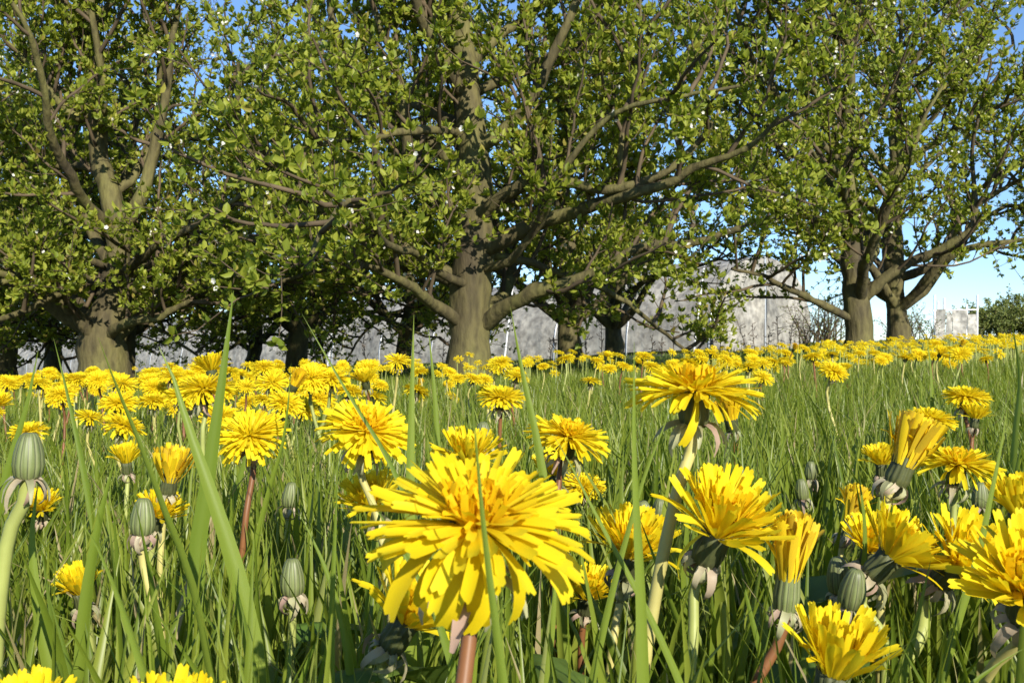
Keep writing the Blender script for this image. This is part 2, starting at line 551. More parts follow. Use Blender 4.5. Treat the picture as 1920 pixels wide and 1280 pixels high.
def make_tree_meshes(trunk, limbs, seed, hexa=True, leafL=0.052, n_auto=10, crown_r=1.9, top=3.4, min_z=0.42, dens=1.0, low=0.5, skirt=6, skirt_z=.6):
    """trunk: (pts, radii); limbs: list of (pts, r0, r1) in coordinates relative to the tree's base"""
    r = np.random.default_rng(seed)
    tp = spline(trunk[0], 34)
    ts = np.linspace(0, 1, len(trunk[1]))
    tr = np.interp(np.linspace(0, 1, 34), ts, trunk[1])
    tp[3:, :2] += np.cumsum(r.normal(0, 0.006, (31, 2)), axis=0)
    fl = np.linspace(0, 1, 34)
    flare = 1 + 0.35 * np.exp(-fl * 34 / 1.6)
    tV, tQ = tubes(tp[None], (tr * flare * (1 + 0.06 * r.normal(size=34)))[None], 16, 0.035, r)
    LP = []; LR = []
    for pts, r0, r1 in limbs:
        p = spline(pts, 20)
        p[2:] += np.cumsum(r.normal(0, 0.006, (18, 3)), axis=0)
        LP.append(p); LR.append(.86 * np.linspace(r0, r1, 20) * (1 + .07 * r.normal(size=20)))
    # automatic limbs round the leader
    if n_auto:
        tz = tp[:, 2]
        z = np.linspace(low, min(top * .8, tz[-1] * .95), n_auto)
        idx = np.array([np.argmin(np.abs(tz - q)) for q in z])
        az = np.arange(n_auto) * 2.4 + r.random() * 6 + r.normal(0, .3, n_auto)
        el = np.interp(z, [low, top], [0.25, 1.05]) + r.normal(0, .1, n_auto)
        D = np.stack([np.cos(az) * np.cos(el), np.sin(az) * np.cos(el), np.sin(el)], -1)
        Lg = np.interp(z, [low, top * .5, top], [crown_r, crown_r * 1.05, crown_r * .5]) * (0.85 + .3 * r.random(n_auto))
        P = grow(tp[idx], D, Lg, 20, 0.13, np.array([0, 0, 0.035]), r)
        for i in range(n_auto):
            LP.append(P[i]); LR.append(np.linspace(max(0.028, tr[idx[i]] * .5), 0.010, 20))
    # low skirt of drooping limbs
    if skirt:
        z = skirt_z + .35 * r.random(skirt)
        idx = np.array([np.argmin(np.abs(tp[:, 2] - q)) for q in z])
        az = np.arange(skirt) * 6.2832 / skirt + r.normal(0, .25, skirt) + .5
        el = .22 + .12 * r.normal(size=skirt)
        D = np.stack([np.cos(az) * np.cos(el), np.sin(az) * np.cos(el), np.sin(el)], -1)
        P = grow(tp[idx], D, crown_r * ((.95 if hexa else .75) + .3 * r.random(skirt)), 20, 0.12, np.array([0, 0, -0.018]), r)
        for i in range(skirt):
            LP.append(P[i]); LR.append(np.linspace(.03, .009, 20))
    LP = np.array(LP); LR = np.array(LR)
    lV = [tubes(LP[i:i + 1], LR[i:i + 1], 9, 0.05, r) for i in range(len(LP))]
    # branches
    src = np.concatenate([LP, spline(tp[12:], 20)[None]])
    bp, bt, bf, bpar = sample_on(src, int(11 * dens), 0.18, r)
    B = len(bp)
    rad = nrm(np.cross(bt, r.normal(size=(B, 3))))
    D = nrm(0.55 * bt + 0.8 * rad + np.array([0, 0, 0.35]))
    Lb = (0.45 + 0.75 * r.random(B)) * np.interp(bf, [0.2, 1], [1.05, .75]) * crown_r / 1.9
    BP = grow(bp, D, Lb, 10, 0.16, np.array([0, 0, 0.05]), r)
    # upright shoots
    BR = np.linspace(1, .35, 10)[None] * (0.011 + .007 * r.random(B))[:, None]
    ok = BP[:, :, 2].min(axis=1) > min_z - .12
    BP, BR = BP[ok], BR[ok]
    # twigs
    tpz, tt, tf, _ = sample_on(np.concatenate([BP, grow(LP[:, -1], LP[:, -1] - LP[:, -3], np.full(len(LP), .5), 10, .15, np.array([0, 0, .03]), r)]), 9, 0.12, r)
    Bn = len(tpz)
    rad = nrm(np.cross(tt, r.normal(size=(Bn, 3))))
    D = nrm(0.6 * tt + 0.75 * rad + np.array([0, 0, 0.25]))
    Lt = 0.10 + 0.32 * r.random(Bn) ** 1.3
    TP = grow(tpz, D, Lt, 5, 0.18, np.array([0, 0, 0.05]), r)
    okt = TP[:, :, 2].min(axis=1) > min_z + .10 * np.sin(TP[:, 0, 0] * 3 + TP[:, 0, 1] * 2)
    TP = TP[okt]
    TR = np.linspace(.0042, .002, 5)[None] * np.ones((len(TP), 1))
    net = Acc()
    net.add(*tubes(BP, BR, 5))
    net.add(*tubes(TP, TR, 3))
    # leaves: whorls on twigs and spurs on branches
    lp, lt, _, par = sample_on(TP, 4, 0.12, r)
    if True:
        tipsel = r.random(len(TP)) < .75
        lp = np.concatenate([lp, TP[tipsel, -1]]); lt = np.concatenate([lt, nrm(TP[tipsel, -1] - TP[tipsel, -2])])
    bp2, bt2, _, par2 = sample_on(BP, 10, 0.25, r)
    keep = r.random(len(bp2)) < .5
    lp = np.concatenate([lp, bp2[keep]]); lt = np.concatenate([lt, bt2[keep]])
    m = 5 if hexa else 4
    p = np.repeat(lp, m, 0); t = np.repeat(lt, m, 0)
    N = len(p)
    rad = nrm(np.cross(t, r.normal(size=(N, 3))))
    d = nrm(.55 * t + .85 * rad + np.array([0, 0, .25]) + .2 * r.normal(size=(N, 3)))
    wv = nrm(np.cross(d, nrm(r.normal(size=(N, 3)) * .7 + np.array([0, 0, 1.0]))))
    L = leafL * (0.55 + .65 * r.random(N))
    W = L * (.48 + .16 * r.random(N))
    V, Q, T = leaf_verts(p, d, wv, L, W, r, hexa)
    crown = Acc(); crown.add(V, Q, T)
    # blossom: little five-petalled flowers in pairs along twigs
    k = r.choice(len(lp), min(int(800 * dens), len(lp)), replace=False)
    c = np.repeat(lp[k], 2, 0) + r.normal(0, .018, (2 * len(k), 3))
    ax = nrm(r.normal(size=c.shape) + np.array([0, -.6, .4]))
    u = nrm(np.cross(ax, r.normal(size=c.shape))); v = np.cross(ax, u)
    bl = Acc()
    s = (.008 + .005 * r.random(len(c)))[:, None]
    for q in range(5):
        a = q * 1.2566
        d1 = math.cos(a) * u + math.sin(a) * v; d2 = -math.sin(a) * u + math.cos(a) * v
        Vp = np.stack([c, c + s * (.8 * d1 - .5 * d2) + .3 * s * ax, c + s * 1.15 * d1 + .35 * s * ax, c + s * (.8 * d1 + .5 * d2) + .3 * s * ax], 1)
        b = np.arange(len(c))[:, None] * 4
        bl.add(Vp, b + np.array([[0, 1, 2, 3]]))
    return dict(trunk=mesh('trunk', tV, [tQ], M_bark), limbs=[mesh('limb', v, [q], M_bark) for v, q in lV],
                net=net.mesh('branchwork', M_twig), crown=crown.mesh('crown', M_leaf, shade=False), blossom=bl.mesh('blossom', M_white, shade=False))


def put_tree(ms, loc, label, rz=0.0, sc=1.0, blossom=True):
    root = empty('plum_tree', loc, label, 'tree', 'orchard trees', rz, sc)
    tk = obj('trunk', ms['trunk'], root)
    for l in ms['limbs']:
        obj('limb', l, tk)
    obj('branchwork', ms['net'], root, kind='stuff')
    obj('crown', ms['crown'], root, kind='stuff')
    if blossom:
        obj('blossom', ms['blossom'], root, kind='stuff')
    return root


def base_at(px, d):
    x = (px - 960) / F * d
    return np.array((x, d, float(ground_z(x, d)) - 0.02))


def rel(pts, d, base):
    """photo pixels with depth offsets -> coordinates relative to tree base"""
    return [at(p[0], p[1], d + (p[2] if len(p) > 2 else 0.0)) - base for p in pts]


def px_tree(px, d, trunk_pts, trunk_r, limbs, **kw):
    b = base_at(px, d)
    tp = [np.zeros(3)] + rel(trunk_pts, d, b)
    ls = [(rel(pts, d, b), r0, r1) for pts, r0, r1 in limbs]
    return make_tree_meshes((tp, trunk_r), ls, **kw), b


# the thick central tree
ms, b = px_tree(880, 6.5,
    [(880, 650), (878, 600), (882, 500), (884, 400), (882, 300), (876, 180), (866, 90, .05), (850, -20, .1), (845, -160, .1), (850, -300, .1)],
    [.135, .128, .135, .112, .10, .085, .08, .07, .055, .04, .02],
    [([(900, 615), (945, 578, -.15), (1000, 548, -.3), (1075, 535, -.4), (1140, 515, -.5), (1200, 472, -.6), (1310, 464, -.7), (1400, 440, -.8)], .065, .022),
     ([(885, 415), (940, 378, -.2), (1000, 347, -.35), (1070, 348, -.5), (1150, 358, -.6), (1200, 345, -.65), (1270, 312, -.7), (1340, 240, -.7)], .06, .02),
     ([(890, 420), (945, 370, .1), (1000, 310, .2), (1045, 268, .2), (1060, 200, .2)], .055, .02),
     ([(1165, 358, -.6), (1165, 250, -.6), (1190, 180, -.6), (1200, 80, -.6), (1195, -40, -.6)], .026, .010),
     ([(872, 400), (820, 362, -.1), (775, 315, -.2), (762, 220, -.3), (748, 140, -.3), (715, 60, -.3), (690, -40, -.3)], .055, .016),
     ([(868, 610), (810, 570, -.3), (762, 535, -.6), (690, 500, -.9), (600, 480, -1.1)], .05, .016),
     ([(870, 110), (835, 70, -.1), (805, 30, -.2), (795, -60, -.3)], .05, .02),
     ([(875, 180), (930, 150, .1), (1000, 110, 0), (1080, 80, -.1), (1130, 20, -.1)], .045, .014),
     ([(872, 250), (790, 250, -.5), (690, 270, -.9), (580, 280, -1.2)], .04, .012),
     ([(905, 600), (960, 570, .5), (1040, 520, 1.0), (1120, 480, 1.4)], .045, .014)],
    seed=11, n_auto=12, crown_r=2.0, dens=.85, skirt=5, min_z=.30, leafL=.050)
put_tree(ms, b, 'thickest lit trunk and spreading limbs, the plum tree standing just before a white pole')

# the forked tree towards the one side
ms, b = px_tree(198, 7.4,
    [(196, 690), (190, 640), (205, 580), (218, 500), (222, 430), (205, 350), (188, 300), (182, 235), (170, 120), (160, -40)],
    [.17, .16, .15, .10, .09, .08, .07, .062, .055, .035, .02],
    [([(190, 648), (150, 600, -.2), (100, 556, -.4), (40, 525, -.6), (-40, 500, -.8)], .07, .02),
     ([(200, 640), (212, 616, -.2), (240, 600, -.3), (290, 590, -.4), (350, 560, -.5)], .055, .02),
     ([(222, 435), (262, 385, -.1), (292, 290, -.1), (312, 215, -.1), (330, 110, -.1), (350, -20, -.1)], .065, .02),
     ([(190, 225), (135, 214, -.1), (95, 170, -.2), (55, 110, -.3), (10, 60, -.4)], .045, .014),
     ([(195, 640), (150, 560, .2), (130, 480, .3), (90, 380, .3), (60, 300, .3)], .06, .018),
     ([(200, 650), (260, 600, .3), (330, 520, .5), (400, 450, .6), (480, 400, .6)], .055, .016),
     ([(215, 520), (300, 460, -.5), (400, 400, -.9), (480, 340, -1.2)], .045, .014)],
    seed=23, n_auto=10, crown_r=1.9, dens=.85, skirt=8, min_z=.28, leafL=.050)
put_tree(ms, b, 'broad mossy plum tree forking low into several heavy stems above a bank of dandelions')

# the tree towards the other side
ms, b = px_tree(1612, 8.3,
    [(1610, 620), (1606, 560), (1604, 500), (1600, 430), (1592, 340), (1598, 250), (1602, 150), (1598, 50), (1590, -80)],
    [.115, .105, .10, .085, .07, .06, .05, .045, .03, .018],
    [([(1612, 565), (1655, 522, -.1), (1715, 484, -.2), (1775, 457, -.3), (1825, 425, -.4), (1836, 350, -.4), (1830, 280, -.4)], .06, .018),
     ([(1600, 600), (1545, 575, -.2), (1485, 548, -.3), (1425, 515, -.5), (1370, 500, -.6)], .045, .014),
     ([(1604, 440), (1540, 410, -.3), (1450, 385, -.5), (1370, 340, -.7)], .04, .012),
     ([(1608, 500), (1650, 410, .1), (1690, 310, .1), (1735, 210, 0), (1800, 140, -.1), (1900, 80, -.2)], .05, .012),
     ([(1690, 310, .1), (1680, 210, .1), (1675, 110, .1), (1680, -20, .1)], .04, .012),
     ([(1700, 300, .1), (1780, 250, 0), (1880, 190, -.2), (1960, 150, -.3)], .032, .010),
     ([(1598, 300), (1560, 220, -.1), (1500, 130, -.2), (1440, 20, -.3)], .035, .010),
     ([(1836, 380, -.4), (1900, 350, -.5), (1980, 320, -.6)], .028, .010)],
    seed=37, n_auto=11, crown_r=2.0, dens=.9, skirt=0, min_z=.56, leafL=.049)
put_tree(ms, b, 'plum tree with dark trunk rising straight from the yellow dandelion bank')


# generic orchard trees, shared by the rows behind
def generic(seed, skirt=5, mz=.27):
    r = np.random.default_rng(seed)
    h = 3.2
    pts = [(0, 0, 0), (.01, 0, .25), (.02 * r.normal(), .02, .5), (.06 * r.normal(), .05 * r.normal(), 1.0), (.1 * r.normal(), .1 * r.normal(), 1.7), (.12 * r.normal(), .1 * r.normal(), 2.5), (.1, 0, h)]
    rad = [.105, .10, .105, .08, .06, .04, .018]
    limbs = []
    for i in range(5):
        a = i * 1.2566 + r.random()
        c, s = math.cos(a), math.sin(a)
        z0 = .45 + .12 * r.random()
        limbs.append(([(0, 0, z0), (.22 * c, .22 * s, z0 + .16), (.55 * c, .55 * s, z0 + .40 + .2 * r.random()), (1.0 * c, 1.0 * s, z0 + .6 + .5 * r.random()), (1.55 * c, 1.55 * s, z0 + .7 + .8 * r.random())], .06, .015))
    return make_tree_meshes((pts, rad), limbs, seed=seed, hexa=False, n_auto=8, crown_r=1.8, dens=.68, skirt=skirt, skirt_z=.55, min_z=mz, leafL=.050, low=.8, top=3.2)


G = [generic(101), generic(202), generic(303), generic(404, 0, .52)]
for i, (px, d, g, rz, sc, lab) in enumerate([
        (1685, 10.6, 3, 1.0, 1.05, 'plum tree with a slanting pale limb, close behind the dark straight trunk'),
        (1070, 9.4, 3, 2.2, 1.0, 'plum tree with a slim lit trunk behind the thickest tree'),
        (1150, 12.0, 3, 0.6, 1.0, 'small plum tree forking low before the grey plastic tunnel'),
        (757, 12.6, 0, 3.4, 0.95, 'thin dark-trunked plum tree seen under the boughs of the thickest tree'),
        (556, 11.0, 1, 5.0, 1.1, 'dark plum trunk with two spreading boughs beside a white pole'),
        (474, 13.2, 2, 4.0, 0.85, 'slender leaning plum tree beside the dark double-boughed one'),
        (232, 9.6, 2, 2.7, 1.0, 'shaded plum tree hidden behind the broad forked trunk'),
        (12, 10.2, 0, 5.6, 1.0, 'dark plum trunk at the end of the row past the forked tree'),
        (95, 12.5, 1, 0.3, 1.0, 'thin plum trunk in the second row past the forked tree'),
        (-330, 8.6, 1, 1.6, 1.05, 'plum tree at the row end beyond the forked tree'),
        (2240, 9.4, 3, 2.0, 1.05, 'plum tree at the row end beyond the dandelion bank')]):
    put_tree(G[g], base_at(px, d), lab, rz, sc)


# ------------------------------------------------------------------ hedge, thicket, weeds, tufts
def shrub(name, label, cat, cx, cy, rx, ry, hz, n, nstem, seed, mat, leafL, group=None):
    r = np.random.default_rng(seed)
    z0 = float(ground_z(cx, cy))
    root = empty(name, (cx, cy, z0), label, cat, group)
    ang = r.random(nstem) * 6.283
    p0 = np.stack([rx * .7 * np.sqrt(r.random(nstem)) * np.cos(ang), ry * .7 * np.sqrt(r.random(nstem)) * np.sin(ang), np.zeros(nstem)], -1)
    p0[:, 2] = ground_z(p0[:, 0] + cx, p0[:, 1] + cy) - z0 - .03
    P = grow(p0, nrm(np.array([0, 0, 1.0]) + .35 * r.normal(size=(nstem, 3))), hz * (.6 + .5 * r.random(nstem)), 9, .1, np.array([0, 0, .05]), r)
    a = Acc(); a.add(*tubes(P, np.linspace(.02, .005, 9)[None] * np.ones((nstem, 1)), 4))
    bp, bt, _, _ = sample_on(P, 9, .15, r)
    D = nrm(bt * .4 + nrm(np.cross(bt, r.normal(size=bt.shape))) + np.array([0, 0, .3]))
    TP = grow(bp, D, .15 + .4 * r.random(len(bp)), 5, .15, np.array([0, 0, .04]), r)
    a.add(*tubes(TP, np.linspace(.006, .002, 5)[None] * np.ones((len(TP), 1)), 3))
    obj('stem_cluster', a.mesh('stem_cluster', M_twig), root, kind='stuff')
    lp, lt, _, _ = sample_on(TP, max(1, int(n / max(1, len(TP)))), 0, r)
    d = nrm(lt * .3 + r.normal(size=lt.shape)); lp = lp + .03 * r.normal(size=lp.shape)
    wv = nrm(np.cross(d, r.normal(size=d.shape)))
    L = leafL * (.6 + .7 * r.random(len(lp)))
    V, Q, T = leaf_verts(lp, d, wv, L, L * .6, r, False)
    c = Acc(); c.add(V, Q, T)
    obj('crown', c.mesh('crown', mat, shade=False), root, kind='stuff')


hedge_lab = 'dense green hedgerow bush closing the field beyond the white shelter'
for i, (px, d, rx, hz) in enumerate([(1845, 40, 1.4, 1.35), (1885, 41, 1.6, 1.6), (1930, 40, 1.6, 1.75), (1990, 42, 2.0, 1.9), (2080, 42, 2.2, 1.8), (2180, 43, 2.2, 1.9)]):
    x = (px - 960) / F * d
    shrub('hedge_bush', hedge_lab, 'bush', x, d, rx, .9, hz, 5000, 26, 500 + i, M_hedgeleaf, .11, 'bushes of the far hedge')
shrub('thicket', 'twiggy half-bare thicket between the tunnel end and the dark trunk', 'bush', *(np.array(base_at(1535, 19.5))[:2]), .55, .5, 1.0, 900, 30, 601, M_hedgeleaf, .045)
shrub('thicket', 'low sprawling thicket seen behind the slanting pale limb', 'bush', *(np.array(base_at(1710, 24))[:2]), .7, .5, .9, 900, 24, 602, M_hedgeleaf, .05)

wl = 'dried brown dock stalk standing against the grey tunnel film'
r = np.random.default_rng(88)
for i, px in enumerate([690, 830, 1032, 1045, 1100, 1128, 1222, 1240, 1262, 1338, 1350, 1402, 1416, 1440, 1462, 1478]):
    d = 12.5 + 4 * r.random()
    b = base_at(px, d); h = .30 + .35 * r.random()
    root = empty('dock_stalk', b, wl, 'weed', 'dried weeds along the tunnel')
    P = grow(np.zeros((1, 3)), np.array([[.1 * r.normal(), .1 * r.normal(), 1]]), np.array([h]), 8, .05, np.array([0, 0, .03]), r)
    V, Q = tubes(P, np.linspace(.008, .003, 8)[None], 4)
    obj('stem', mesh('stem', V, [Q], M_weed), root)
    p, t, _, _ = sample_on(P, 12, .3, r)
    TP = grow(p, nrm(t * .6 + nrm(r.normal(size=t.shape))), .05 + .08 * r.random(12), 4, .1, np.array([0, 0, .05]), r)
    a = Acc(); a.add(*tubes(TP, np.full((12, 4), .003), 3))
    lp, lt, _, _ = sample_on(TP, 9, .1, r)
    dd = nrm(r.normal(size=lt.shape)); wv = nrm(np.cross(dd, r.normal(size=dd.shape)))
    V, Q, T = leaf_verts(lp, dd, wv, np.full(len(lp), .018), np.full(len(lp), .013), r, False)
    a.add(V, Q, T)
    obj('seed_head', a.mesh('seed_head', M_weed, shade=False), root, kind='stuff')


# ------------------------------------------------------------------ grass
def blades(base, h, az, lean, curl, width, nseg, r, three=False, waz=None):
    """vectorised blades -> V, Q ; base (N,3)"""
    N = len(base)
    t = np.linspace(0, 1, nseg + 1)[None, :, None]
    ld = np.stack([np.cos(az), np.sin(az), np.zeros(N)], -1)[:, None, :]
    hh = h[:, None, None]; le = lean[:, None, None]; cu = curl[:, None, None]
    P = base[:, None, :] + hh * (ld * (le * t + cu * t ** 2.2) + np.array([0, 0, 1.0]) * (t * np.sqrt(np.maximum(.15, 1 - (le * .7) ** 2)) - .45 * cu * t ** 2.6))
    if waz is None:
        waz = az + math.pi / 2 + r.normal(0, .6, N)
    wv = np.stack([np.cos(waz), np.sin(waz), np.zeros(N)], -1)[:, None, :]
    wd = width[:, None, None] * np.maximum(.04, (1 - t ** 2.0)) * (.65 + .7 * t * (1 - t) * 2)
    n = nseg + 1
    if three:
        nv = np.cross(wv, nrm(np.gradient(P, axis=1)))
        V = np.stack([P - .5 * wd * wv, P - .22 * wd * nv, P + .5 * wd * wv], 2)
        k = 3
    else:
        V = np.stack([P - .5 * wd * wv, P + .5 * wd * wv], 2)
        k = 2
    b, i, j = np.meshgrid(np.arange(N), np.arange(nseg), np.arange(k - 1), indexing='ij')
    o = b * n * k + i * k + j
    Q = np.stack([o, o + 1, o + k + 1, o + k], -1).reshape(-1, 4)
    return V.reshape(-1, 3), Q, P


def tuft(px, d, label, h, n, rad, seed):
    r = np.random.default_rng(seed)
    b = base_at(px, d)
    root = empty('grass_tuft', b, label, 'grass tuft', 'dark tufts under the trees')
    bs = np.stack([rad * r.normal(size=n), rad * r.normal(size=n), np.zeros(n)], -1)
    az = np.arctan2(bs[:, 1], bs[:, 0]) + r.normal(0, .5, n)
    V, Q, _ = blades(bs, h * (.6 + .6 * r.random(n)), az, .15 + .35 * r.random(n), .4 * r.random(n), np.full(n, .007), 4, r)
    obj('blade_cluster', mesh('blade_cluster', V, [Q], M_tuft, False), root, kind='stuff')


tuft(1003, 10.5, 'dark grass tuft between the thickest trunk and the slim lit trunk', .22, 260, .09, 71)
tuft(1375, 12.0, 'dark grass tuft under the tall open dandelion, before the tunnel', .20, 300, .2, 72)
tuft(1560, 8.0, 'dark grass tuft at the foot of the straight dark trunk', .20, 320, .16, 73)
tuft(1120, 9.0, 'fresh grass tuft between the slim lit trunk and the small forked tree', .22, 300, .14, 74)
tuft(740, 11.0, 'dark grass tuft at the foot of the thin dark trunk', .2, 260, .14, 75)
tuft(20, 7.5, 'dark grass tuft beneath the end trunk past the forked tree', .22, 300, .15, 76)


# ------------------------------------------------------------------ dandelion building blocks
def petal_mesh(name, bend, twist, mat, seed, wid=1.0, cols=5, rows=7):
    """unit petal along +X, length 1, width about .12, bending down by `bend` radians towards the tip"""
    r = np.random.default_rng(seed)
    t = np.linspace(0, 1, rows)
    ang = -bend * t ** 1.6
    dx = np.cos(ang); dz = np.sin(ang)
    st = 1 / (rows - 1)
    x = np.concatenate([[0], np.cumsum((dx[1:] + dx[:-1]) / 2 * st)])
    z = np.concatenate([[0], np.cumsum((dz[1:] + dz[:-1]) / 2 * st)])
    side = .05 * r.normal() * t ** 2
    half = .5 * .125 * wid * (.42 + .72 * smooth(0, .65, t) - .10 * smooth(.8, 1, t))
    V = []
    for i in range(rows):
        for j in range(cols):
            s = -1 + 2 * j / (cols - 1)
            tw = twist * t[i]
            ch = .22 * half[i] * (s * s)          # shallow channel
            yy = s * half[i] * math.cos(tw) - ch * math.sin(tw)
            zz = s * half[i] * math.sin(tw) + ch * math.cos(tw)
            ext = 0.0
            if i == rows - 1:
                ext = [.0, .03, -.015, .035, .005][j % 5] if cols == 5 else 0
            V.append((x[i] + ext * dx[i] + -zz * 0, yy + side[i], z[i] + zz + ext * dz[i]))
    i, j = np.meshgrid(np.arange(rows - 1), np.arange(cols - 1), indexing='ij')
    o = i * cols + j
    Q = np.stack([o, o + cols, o + cols + 1, o + 1], -1).reshape(-1, 4)
    return np.array(V), Q, (mesh(name, V, [Q], mat) if mat else None)


BENDS = [-.35, 0.0, .35, .75, 1.25, 1.9]
PET = {m.name: [[petal_mesh('petal', bd, tw, m, 10 * i + k)[2] for k, tw in enumerate((-.35, 0.05, .4))] for i, bd in enumerate(BENDS)] for m in (M_petal, M_ochre)}


def rot(axis, a):
    return Matrix.Rotation(a, 4, axis)


# rings: count, elevation lo..hi (deg), length, bend index choices, base radius (mm), base z (mm)
RINGS = {
    'open': [(30, -14, 4, 1.0, (2, 2, 3, 3), 4.6, 0.2), (34, -2, 11, .98, (1, 2, 2, 3), 4.4, .6), (34, 5, 20, .90, (1, 1, 2, 2), 4.0, 1.0), (30, 14, 30, .76, (1, 1, 2), 3.4, 1.4),
             (26, 26, 44, .58, (1, 1, 2), 2.6, 1.8)],
    'droop': [(20, -26, 2, 1.08, (2, 3, 3, 4), 4.6, 0.2), (36, -4, 12, 1.02, (1, 2, 2, 3), 4.4, .6), (36, 6, 20, .92, (1, 1, 2, 2), 4.0, 1.0), (32, 15, 30, .78, (1, 1, 2), 3.4, 1.4),
              (28, 26, 44, .60, (1, 1, 2), 2.6, 1.8)],
    'half': [(22, 24, 56, 1.05, (0, 1, 1, 3), 4.0, 0), (24, 36, 62, 1.05, (0, 1, 1, 2), 3.6, .5), (22, 46, 68, .98, (0, 1, 2), 3.0, 1.0), (20, 56, 76, .88, (1, 1, 2), 2.4, 1.2),
             (16, 66, 82, .72, (0, 1), 1.8, 1.4)],
    'cup': [(20, 44, 68, 1.05, (0, 1, 2, 3), 3.8, 0), (22, 52, 72, 1.08, (0, 1, 1, 2), 3.4, .5), (20, 58, 78, 1.0, (0, 1, 2), 2.8, .8), (16, 66, 84, .9, (0, 1, 1), 2.2, 1.0)],
    'fan': [(20, 54, 80, 1.1, (0, 0, 1, 2), 4.9, -2.5), (18, 60, 82, 1.1, (0, 1, 1), 3.8, -.6), (16, 66, 86, 1.04, (0, 1, 1), 2.4, .6), (12, 74, 89, .95, (0, 1), 1.4, .8)],
    'brush': [(19, 68, 88, 1.1, (0, 0, 1, 1), 4.3, -4), (17, 66, 86, 1.16, (0, 1, 1, 3), 3.3, -2), (16, 72, 88, 1.18, (0, 1, 1, 2), 2.1, -1), (12, 76, 89, 1.1, (0, 1), 1.3, 0)],
}


def core_mesh(name, kind, seed):
    """the crowded inner florets, one joined mesh (mm-scaled in metres)"""
    r = np.random.default_rng(seed)
    a = Acc()
    pv = [petal_mesh('p', bd, tw, None, i, wid=.85, cols=3, rows=5) for i, (bd, tw) in enumerate(((-.9, .3), (0, -.4), (.6, .3), (1.5, -.2)))]
    n = {'open': 90, 'droop': 110, 'half': 50, 'cup': 30, 'fan': 24, 'brush': 24}[kind]
    for i in range(n):
        f = (i + .5) / n
        rr = 3.6e-3 * math.sqrt(f)
        el = math.radians((86 - 36 * f if kind in ('open', 'droop') else 88 - 14 * f) + 8 * r.normal())
        L = (0.0058 + .0040 * f + .0016 * r.random()) * (1.0 if kind in ('open', 'droop') else 1.5)
        V, Q, _ = pv[int(r.integers(4))]
        V = V * np.array([L, L * 1.35, L])
        M = rot('Z', i * 2.39996) @ Matrix.Translation((rr, 0, .0016 * (1 - f))) @ rot('Y', -el) @ rot('X', r.normal() * .5)
        M = np.array(M)
        a.add(V @ M[:3, :3].T + M[:3, 3], Q)
    # receptacle
    th = np.linspace(0, 2 * math.pi, 13)[:-1]
    V = [(0, 0, .0022)] + [(.0046 * math.cos(q), .0046 * math.sin(q), 0) for q in th]
    a.add(V, None, [(0, 1 + i, 1 + (i + 1) % 12) for i in range(12)])
    return a.mesh(name, M_core)


CORE = {k: [core_mesh('flower_head', k, s) for s in (1, 2)] for k in RINGS}


def joined_head(kind, seed, frac=1.0, rows=4):
    """whole head as one joined mesh for flowers in the meadow"""
    r = np.random.default_rng(seed)
    a = Acc()
    pv = [petal_mesh('p', bd, tw, None, i, wid=.85, cols=2, rows=rows)[:2] for i, (bd, tw) in enumerate([(b, .15 * (-1) ** j) for j, b in enumerate(BENDS)])]
    for ri, (n, e0, e1, ln, bc, br, bz) in enumerate(RINGS[kind]):
        n = max(5, int(n * frac * (1.5 if frac == 1 else 1)))
        for i in range(n):
            V, Q = pv[bc[int(r.integers(len(bc)))]]
            L = .0185 * ln * (.9 + .18 * r.random())
            M = np.array(rot('Z', (i + ri * .37 + .3 * r.normal()) * 6.2832 / n) @ Matrix.Translation((br * 1e-3, 0, bz * 1e-3)) @ rot('Y', -math.radians(e0 + (e1 - e0) * r.random())) @ rot('X', .35 * r.normal()))
            a.add((V * L * np.array([1, 1.0 / max(frac, .45) ** .5, 1])) @ M[:3, :3].T + M[:3, 3], Q)
    for i in range(int((26 if kind in ('open', 'droop') else 12) * max(.4, frac))):
        V, Q = pv[int(r.integers(0, 3))]
        f = (i + .5) / 26
        M = np.array(rot('Z', i * 2.4) @ Matrix.Translation((.0034 * math.sqrt(f), 0, .001)) @ rot('Y', -math.radians(86 - 40 * f + 8 * r.normal())) @ rot('X', .5 * r.normal()))
        a.add((V * (.0068 + .003 * f) * np.array([1, 2.0, 1])) @ M[:3, :3].T + M[:3, 3], Q)
    return a.mesh('flower_head', M_ochre_i if kind in ('brush', 'fan') else M_petal_i)


def lathe(prof, k, ridge=0.0, nr=13):
    P = np.array(prof)
    th = np.arange(k) * 2 * math.pi / k
    rr = P[:, 0:1] * (1 + ridge * np.cos(nr * th)[None])
    V = np.stack([rr * np.cos(th), rr * np.sin(th), np.repeat(P[:, 1:2], k, 1)], -1)
    n = len(P)
    i, j = np.meshgrid(np.arange(n - 1), np.arange(k), indexing='ij')
    Q = np.stack([i * k + j, i * k + (j + 1) % k, (i + 1) * k + (j + 1) % k, (i + 1) * k + j], -1).reshape(-1, 4)
    return V.reshape(-1, 3), Q


def involucre_mesh(name, bell=1.0):
    V, Q = lathe([(.0005, -.0125), (.0020, -.0125), (.0042, -.0115), (.0050, -.008), (.0046 * bell, -.003), (.0052 * bell, .001), (.0042, .0012)], 52, .07)
    return mesh(name, V, [Q], M_invol)


